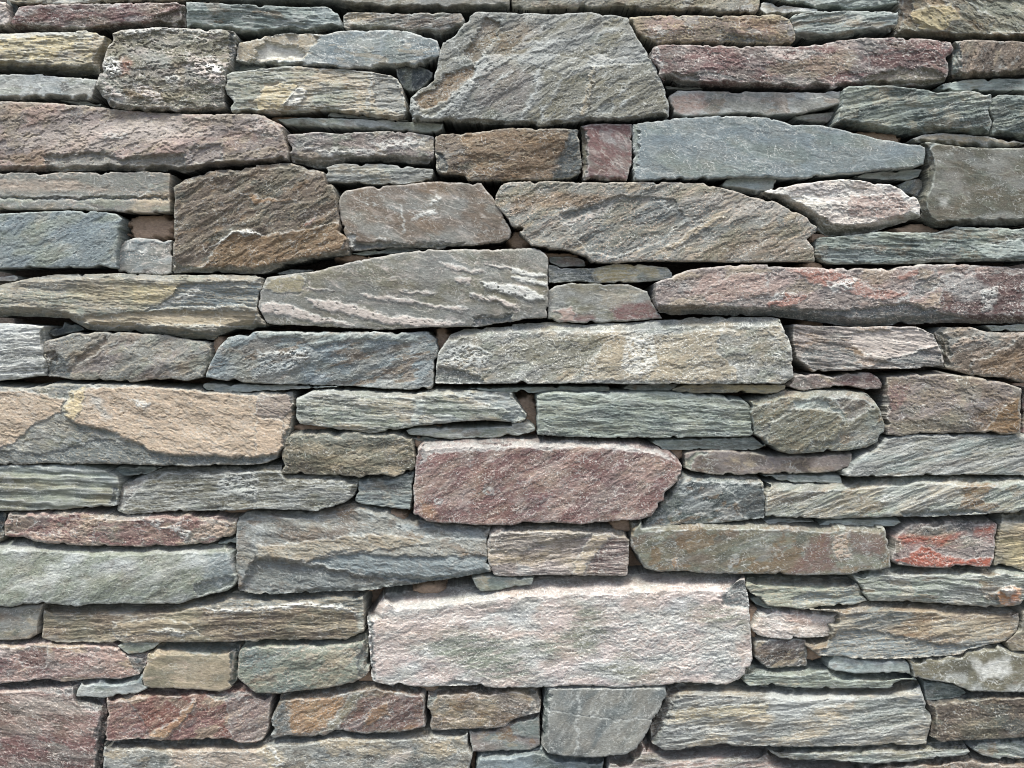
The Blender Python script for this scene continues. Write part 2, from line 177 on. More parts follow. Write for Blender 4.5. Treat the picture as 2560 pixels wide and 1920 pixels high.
SPEC = """
S1|s|S|0|olive,greyL,tan|.3|2,3,8,3|0|long thin olive stone cut off by the top edge above the left maroon stone
S1b|w|F|5|grey,olive,tan|.4|2,3,18,3|0|long grey-olive stone along the top edge, from the teal stone to the big trapezoid slab
S2|w|R|0|pinkL,white,peach|.5|3,6,12,2|2|small pinkish white rounded stone in the top left corner
S2b|s|S|-60|slateD,slate,tealD|.2|2,2,2,2|-10|small dark slate chip wedged beside the pinkish corner stone at top left
S24|w|C|20|olive,grey,tan|.4|2,3,8,3|-2|olive grey stone along the top edge directly above the big trapezoid slab
S26|w|S|8|teal,sage,tealL|.3|2,2,9,3|-3|teal green stone along the top edge just left of the yellow-stained corner block
S28|w|C|-25|olive,tan,grey|.5|2,2,16,10|6|large olive block with yellow rust stain in the top right corner
S3|w|R|0|maroon,brown,pinkL|.8|3,10,13,4|2|long maroon stone speckled pale in the top left, above the yellow striped stone
S4|w|S|-3|teal,tealD,tealL|.3|3,6,16,2|0|long teal stone with fine horizontal layers, right of the top left maroon stone
S4b|w|S|10|brown,tan,greyL|.7|3,8,10,3|-2|thin buff and brown streaked stone left of the big trapezoid slab's top
S5|w|S|1|yellow,tan,greyL|.5|8,18,24,2|4|bright yellow finely striped stone at the left edge
S6|w|F|0|greyL,blue,white|.6|2,5,11,2|0|pale grey smooth stone at the left edge under the yellow striped stone
S6b|s|S|0|tealL,grey,greyL|.1|1,1,2,1|-14|tiny pale sliver lying on the long pink-brown stone near the left edge
S7|w|R|0|olive,grey,pinkL|1|6,8,10,8|10|squarish knobbly grey block crusted with pink and white minerals at upper left
S8|w|R|14|mauve,pink,tan|.3|8,6,14,2|8|longest dusty pink-brown stone at the left edge under the knobbly block
S10|w|F|0|blue,greyL,white|.8|3,6,9,4|4|pale blue-grey stone with a cream left half, right of the knobbly block
S10b|s|S|0|slateD,tealD,slate|.1|2,2,2,2|-12|thin dark slate sliver squeezed between the cream and blue-grey stone and the brown-grooved one below
S11|w|S|0|tan,sage,greyL|.6|3,5,9,5|4|buff stone with fine horizontal grooves and a teal left end, right of the knobbly block
S12|w|R|50|slateD,slate,greyL|.4|4,4,4,4|-6|small dark triangular stone in the gap left of the big trapezoid slab
S13|w|C|28|grey,olive,greyL|.7|3,4,10,4|8|largest trapezoid slab at top centre, grey-brown with fine diagonal ridges
S14b|s|S|-3|tealL,greyL,grey|.2|1,1,2,1|-8|very thin pale flake tucked under the grooved buff stone, above the long pale ledge sliver
S14|s|F|-3|greyL,sage,tealL|.2|2,3,8,3|-3|long thin pale green-grey ledge stone running under the big trapezoid slab's left foot
S15|w|R|0|mauve,grey,pinkL|.9|3,3,15,4|4|pinkish grey speckled stone right of the longest pink-brown stone
S16|w|S|4|grey,sage,greyL|.6|3,3,3,3|-1|thin pale streaked stone above the smooth brown five-sided stone
S17|w|R|10|brown,brownD,tan|.7|3,3,6,3|6|rusty brown rough stone with a dark teal right end under the trapezoid slab
S18|w|F|-30|maroon,mauve,pinkL|.3|2,3,9,13|3|small upright maroon square stone under the trapezoid slab
S19|w|F|-8|blue,teal,greyL|.9|3,4,6,6|7|large pale blue-grey grainy wedge stone right of the small maroon square
S20|w|R|0|brown,pink,yellow|.8|3,4,6,8|2|rusty pink rounded-end stone right of the trapezoid slab's top corner
S21|w|R|-5|maroon,mauve,pinkL|.9|3,8,14,3|8|long deep maroon stone with white flecks at upper right
S22|s|S|0|tealL,teal,greyL|.1|1,1,1,1|-12|tiny pale sliver beneath the left end of the long deep maroon stone
S23|w|F|-5|greyL,grey,pinkL|.4|3,3,4,6|0|smooth pale grey stone with a pinkish left end under the long deep maroon stone
S25|s|F|0|white,greyL,white|.3|1,1,1,1|-6|thin almost white sliver near the top edge, above the rusty pink rounded-end stone
S27|w|S|8|teal,tealL,greyL|.4|3,3,14,5|2|teal stone with flaked layers at top right, touching the yellow-stained corner block
S29|w|R|70|brown,brownD,peach|.3|2,2,16,17|6|brown block with a pale green sloping left side at the right edge
S30|s|S|0|tealL,tealD,tealL|.4|2,2,3,12|-3|thin teal streaked stone at the right edge under the brown block with pale left side
S31|w|S|10|tealD,sage,tealL|.5|4,4,17,5|6|chunky green-grey layered stone at upper right, above the pointed end of the blue-grey wedge
S32|w|S|12|tealD,teal,tealL|.4|4,2,14,4|2|teal layered stone cut by the right edge, beside the chunky green-grey one
S33|s|F|0|mauve,grey,greyL|.1|2,2,8,2|-10|small dark triangular flake in the gap left of the chunky green-grey layered stone
S34|s|F|-5|grey,tan,greyL|.3|2,2,10,4|-4|thin tan-edged sliver on top of the big plain grey-green block at right
S36|s|S|6|tealL,teal,greyL|.2|2,2,2,2|-9|pointed teal sliver under the right end of the blue-grey wedge
S37|s|F|4|tealL,grey,greyL|.2|3,2,10,6|-3|small pale teal sliver above the right slope of the wide speckled olive slab
S9|w|F|0|grey,tan,peach|.6|3,4,5,2|4|flat grey-buff stone split by one long horizontal crack at the left edge
S38|w|R|20|blue,sage,tealL|.3|4,9,5,2|5|plain blue-grey block at the left edge, left of the hollow of bare mortar
S39|w|F|5|grey,blue,pinkL|1|7,4,4,5|-3|small square grey stone with white crust just below the hollow of bare mortar
S9c|w|C|28|brown,oliveD,tan|.5|10,4,10,4|8|large brown block with rusty diagonal ridges at left, right of the hollow of bare mortar
S40|w|F|-20|brown,grey,pinkL|.4|6,5,6,4|5|smooth brown five-sided stone with white scratches, left of the wide speckled olive slab
S40b|s|S|5|slate,tealD,grey|.1|1,1,2,1|-8|thin dark flake above the left tip of the white-streaked lens stone
S40c|s|S|5|tealD,slate,tealL|.2|1,1,2,1|-9|thin dark green splinters under the smooth brown five-sided stone
S41|w|C|24|grey,olive,peach|1|4,4,5,4|8|wide speckled olive slab in the upper middle with faint diagonal veins
S42|w|F|-10|grey,olive,pinkL|.5|7,4,4,5|9|large lens-shaped grey stone with cream crust streaks at the centre
S43|w|S|-3|grey,sage,tan|.6|12,3,22,2|8|long olive stone with a yellow stain and blue broken right end at the left edge
S43b|s|F|0|pinkL,greyL,white|.1|1,2,1,1|-5|tiny pinkish sliver at the left edge under the plain blue-grey block
S44|w|S|2|greyL,grey,white|.6|4,10,5,2|3|pale grey finely layered block at the left edge under the long olive stone
S44b|s|R|30|slateD,tealD,slate|.1|4,4,4,4|-12|small dark green chip in the black gap under the long olive stone at left
S45|w|R|20|grey,mauve,tan|.4|6,10,5,6|4|grey-mauve stone with a diagonal scar, right of the pale finely layered block
S46|w|C|15|blue,grey,greyL|.4|8,5,4,5|7|blue-grey wavy flaked stone under the white-streaked lens stone
S47|s|S|0|tealL,teal,greyL|.2|2,2,2,2|-2|long thin pale teal sliver under the blue-grey wavy flaked stone
S48|s|F|3|brown,mauve,greyL|.2|3,3,3,3|-7|small brown flake right of the white-streaked lens stone's top corner
S49|s|S|3|sage,yellow,white|.6|4,3,4,3|-2|thin dark layered stone with a bright cream-yellow middle, right of the lens stone
S50|w|F|0|grey,olive,greyL|.3|4,4,5,4|1|grey-green stone with a red lower right corner, right of the lens stone
S51|w|R|8|mauve,pink,pinkL|.9|7,2,22,8|9|long pink and red crusted stone reaching the right edge
S52|w|S|-2|tealD,sage,tealL|.5|4,2,8,8|4|teal green streaked stone at the right edge above the long pink and red crusted stone
S53|w|R|0|pinkL,white,white|.9|5,4,24,14|6|almost white oval stone with a pink patch at right, left of the big plain block
S54|s|R|40|slate,grey,greyL|.5|4,4,4,4|-12|small dark speckled stone above the right end of the white oval stone
S35|w|F|-10|oliveD,grey,sage|.4|5,2,16,14|8|big plain grey-green block at the right edge beside the white oval stone
S55|w|R|12|grey,tan,white|.8|22,5,4,5|9|widest central stone, grey with pale speckles, under the grey and red one
S56|w|S|-8|mauve,grey,pinkL|.5|4,5,6,5|5|grey stone with a pinkish smooth hollow, right of the widest central stone
S57|w|R|20|brown,grey,peach|.4|9,2,4,14|5|brown-pink stone with a folded left end at the right edge under the pink crusted stone
S57b|s|S|0|sage,teal,greyL|.1|1,1,2,2|-4|thin greenish strip at the right edge under the long pink and red crusted stone
S60|w|R|-15|grey,slate,tan|.3|5,4,6,2|5|big stone at the left edge with tan crust slabs over a grey layered base
S61|w|W|-2|sage,olive,greyL|.4|6,7,5,2|3|ribbed grey-green stone with wavy horizontal ridges at the left edge
S62|s|S|0|tealD,teal,tealL|.1|3,2,3,3|-8|pointed grey sliver between the ribbed stone and the green-grey stone with a slanted left end
S63|w|S|3|oliveD,grey,greyL|.4|12,10,4,12|5|long green-grey stone with a slanted left end, right of the ribbed stone
S64|w|S|-3|sage,tan,greyL|.7|10,5,7,5|6|long buff and teal grooved stone at centre, tapering to a point on the right
S65|s|S|0|teal,sage,tealL|.2|2,2,2,2|-6|long thin teal sliver above the square-ended grey-green striated stone's left half
S66|s|S|3|teal,sage,greyL|.2|2,2,2,2|-6|short thin grey sliver, the middle of three under the widest central stone
S67|s|S|0|grey,olive,yellow|.4|2,2,5,6|0|thin olive sliver with a yellowish end under the right end of the widest central stone
S68|s|S|6|sage,grey,greyL|.2|4,3,4,3|-3|thin pale wedge between the pointed grooved stone and the large maroon block
S68b|s|S|-5|tealD,slate,grey|.1|2,2,2,2|-7|tiny dark sliver touching the top left corner of the large maroon block
S69|w|R|5|oliveD,olive,tan|.6|7,4,4,4|7|dark olive blocky stone left of the large maroon block
S70|w|S|-3|slate,blue,tealL|.2|8,4,4,4|0|small dark blue-grey stone under the olive blocky one, touching the large maroon block
S71|w|R|30|maroon,pink,pinkL|.9|12,5,5,4|10|large maroon block with pale flecks at the centre
S72|w|S|-2|sage,tealD,tealL|.4|6,3,4,4|7|square-ended grey-green striated stone right of centre
S73|s|S|-2|teal,sage,tealL|.2|2,2,2,3|-3|thin teal layered sliver under the square-ended striated stone
S74|w|F|-2|mauve,brownD,tan|.3|5,3,3,5|0|thin flat purple-brown stone right of the large maroon block's top corner
S75|w|C|20|slate,tealD,greyL|.5|12,5,4,6|3|dark slate-grey angular stone fitted against the large maroon block's slanted right side
S76|w|C|25|olive,grey,tealL|.6|14,6,5,5|8|rounded olive stone with shell-like flakes at right
S77|w|R|-5|mauve,brown,tan|.8|5,4,5,3|7|big maroon-grey block with a rusty orange right end near the right edge
S77b|s|R|0|maroon,brown,brownD|.1|4,2,4,4|-6|narrow maroon stone at the right edge beside the rusty-ended block
S58|w|R|0|mauve,maroon,pinkL|.8|6,4,4,4|0|small lumpy pinkish stone above the rounded olive stone with shell-like flakes
S78|w|S|15|grey,teal,greyL|.4|6,2,4,10|5|grey stone with a slanted splintered left end at the right edge
S79|s|S|-4|teal,tealL,greyL|.2|3,3,3,3|-6|thin teal sliver under the thin flat purple-brown stone
S80|w|S|20|sage,tan,greyL|.8|14,2,6,4|7|long buff and grey stone with rust spots at right, under the splintered grey one
S81|s|S|0|tealL,teal,greyL|.1|3,3,3,3|-5|thin pale teal sliver above the brown-grey block with a tan patch, nearer the orange-red stone
S81b|s|S|0|blue,grey,greyL|.1|3,3,3,3|-7|thin blue-grey sliver above the brown-grey block with a tan patch, nearer its middle
S82|w|F|15|olive,brown,greyL|.7|8,6,5,9|7|wide brown-grey block with a tan patch, left of the orange-red stone
S83|w|R|8|mauve,maroon,pinkL|.6|9,5,5,6|5|grey stone with bright orange-red bands at lower right
S84|w|S|3|tan,yellow,olive|.2|16,2,5,6|4|yellowish ridged stone at the right edge beside the orange-red banded stone
S85b|s|S|0|slateD,slate,tealD|.1|3,3,3,2|-6|dark slate end at the left edge beside the patchy red and peach stone
S85|w|R|0|maroon,pink,peach|.9|8,8,5,6|5|low maroon stone with peach and white patches at left
S87|w|C|-12|grey,brown,blue|.4|12,5,12,4|8|wide rippled brown and blue-grey stone left of centre with a layered foot
S88|w|S|4|mauve,tan,pinkL|.6|10,5,4,6|4|pinkish brown block with a cream diagonal vein under the large maroon block
S86|w|R|25|sage,greyL,greyL|.3|16,6,5,2|9|very long smooth pale green-grey stone at the left edge of the lower wall
S86b|s|F|0|teal,tealL,teal|.1|2,2,2,2|-4|tiny teal chip under the right end of the patchy maroon and peach stone
S90|w|F|10|grey,brown,tan|.4|5,5,4,2|3|short grey-brown stone at the left edge, left of the long brown striped bar
S91|w|S|1|brown,olive,tan|.4|18,4,4,5|6|long brown striped bar stone with a white chipped upper edge at lower left
S92|w|R|0|pink,maroon,pinkL|.9|9,10,4,2|4|pink and maroon rough stone at the left edge under the grey-brown short stone
S93|s|F|0|sage,tealL,greyL|.1|3,3,3,3|-1|small pale green flake left of the tan square stone's top
S94|w|F|0|tan,olive,peach|.3|24,12,4,4|7|plain tan square stone at lower left
S95|w|R|15|sage,teal,peach|.5|12,9,4,5|7|green-grey grainy block right of the tan square stone
S96|s|F|3|blue,greyL,tealL|.2|10,4,4,4|2|smooth pale blue-grey flake under the pink and maroon rough stone
S97|w|R|-12|maroon,pink,pinkL|.7|16,17,3,2|6|large dusty maroon block in the bottom left corner
S99|w|C|25|redB,maroon,peach|.4|12,5,4,3|5|deep red-brown stone with orange diagonal streaks at lower left
S100|w|C|25|brown,rust,greyL|.4|14,5,5,8|4|rusty orange and brown stone crossed by a green diagonal band near the bottom edge
S101|w|R|0|brown,tan,pinkL|.7|12,10,5,8|3|buff and brown rough stone left of the dark cracked wedge stone
S102|w|F|0|mauve,teal,grey|.2|8,4,4,4|-2|small dark purple-grey stone with a teal corner left of the dark cracked wedge
S103|w|F|50|grey,slate,greyL|.5|3,5,5,12|8|dark grey wedge stone with a hairline crack under the huge pale block
S104|w|S|6|grey,tan,greyL|.5|20,8,4,18|8|large olive and cream layered stone right of the dark cracked wedge
S105|w|R|0|grey,tan,greyL|.8|16,5,2,5|6|long speckled grey stone along the bottom edge left of centre
S106|w|F|0|blue,slate,tealL|.3|10,6,2,8|2|small blue-grey stone at the bottom edge below the dark cracked wedge
S107|w|S|8|mauve,pink,greyL|.5|24,5,2,5|3|pinkish layered stone at the bottom edge under the large olive and cream one
S108|w|S|4|olive,teal,greyL|.5|14,5,5,5|6|long thin olive-grey lens stone near the bottom right
S109|w|S|-10|teal,sage,greyL|.2|6,2,5,8|2|teal-green stone at the right edge near the bottom, under the dark olive-brown block
S110|w|R|0|brown,grey,peach|.4|10,2,2,4|3|brown stone along the bottom edge at the right corner
S111|w|R|3|brownD,oliveD,tan|.5|10,2,5,12|7|dark olive-brown block with a pale left edge near the bottom right
S112|w|F|5|olive,oliveD,greyL|.9|8,2,4,4|6|olive-grey stone with white lichen-like blotches at the right edge
S113|s|S|0|tealD,slate,tealL|.1|3,3,4,3|-4|small dark teal stone under the blotched olive-grey stone
S114|s|F|0|tealL,greyL,tealL|.2|4,4,4,4|4|pale blue-green curved bar stone left of the blotched olive-grey stone
S115|w|S|0|sage,tealD,tealL|.4|16,5,4,5|3|thin grey-green striated stone right of the huge pale block's foot
S116|w|R|20|brownD,mauve,greyL|.5|4,6,4,5|-1|small dark brown stone under the small pink-white granular one
S117|w|R|0|pinkL,pink,white|.8|7,5,4,6|1|small pink-white granular stone right of the huge pale block
S118|w|S|8|brown,blue,tan|.6|16,5,6,6|6|large brown over blue-grey layered stone at lower right
S119|w|F|0|brown,olive,tan|.3|5,2,4,6|2|small brown stone at the right edge above the blotched olive-grey one
S120|w|S|-2|sage,grey,greyL|.5|14,2,6,5|6|long grey-green stone with an orange-white rusty lump at the right edge
S121|w|S|4|sage,blue,tan|.5|20,4,5,5|2|grey-green and blue layered stone right of the huge pale block's top corner
S121b|s|S|-20|teal,tealD,tealL|.1|3,3,3,3|-8|small dark green chip beside the huge pale block's upper right side
S122|w|R|8|pinkW,greyL,white|.9|34,6,5,8|9|huge pale pinkish white block at the lower centre
S123|s|F|-10|teal,sage,tealL|.2|3,3,4,3|2|small teal flake lying on the huge pale block's top left
"""
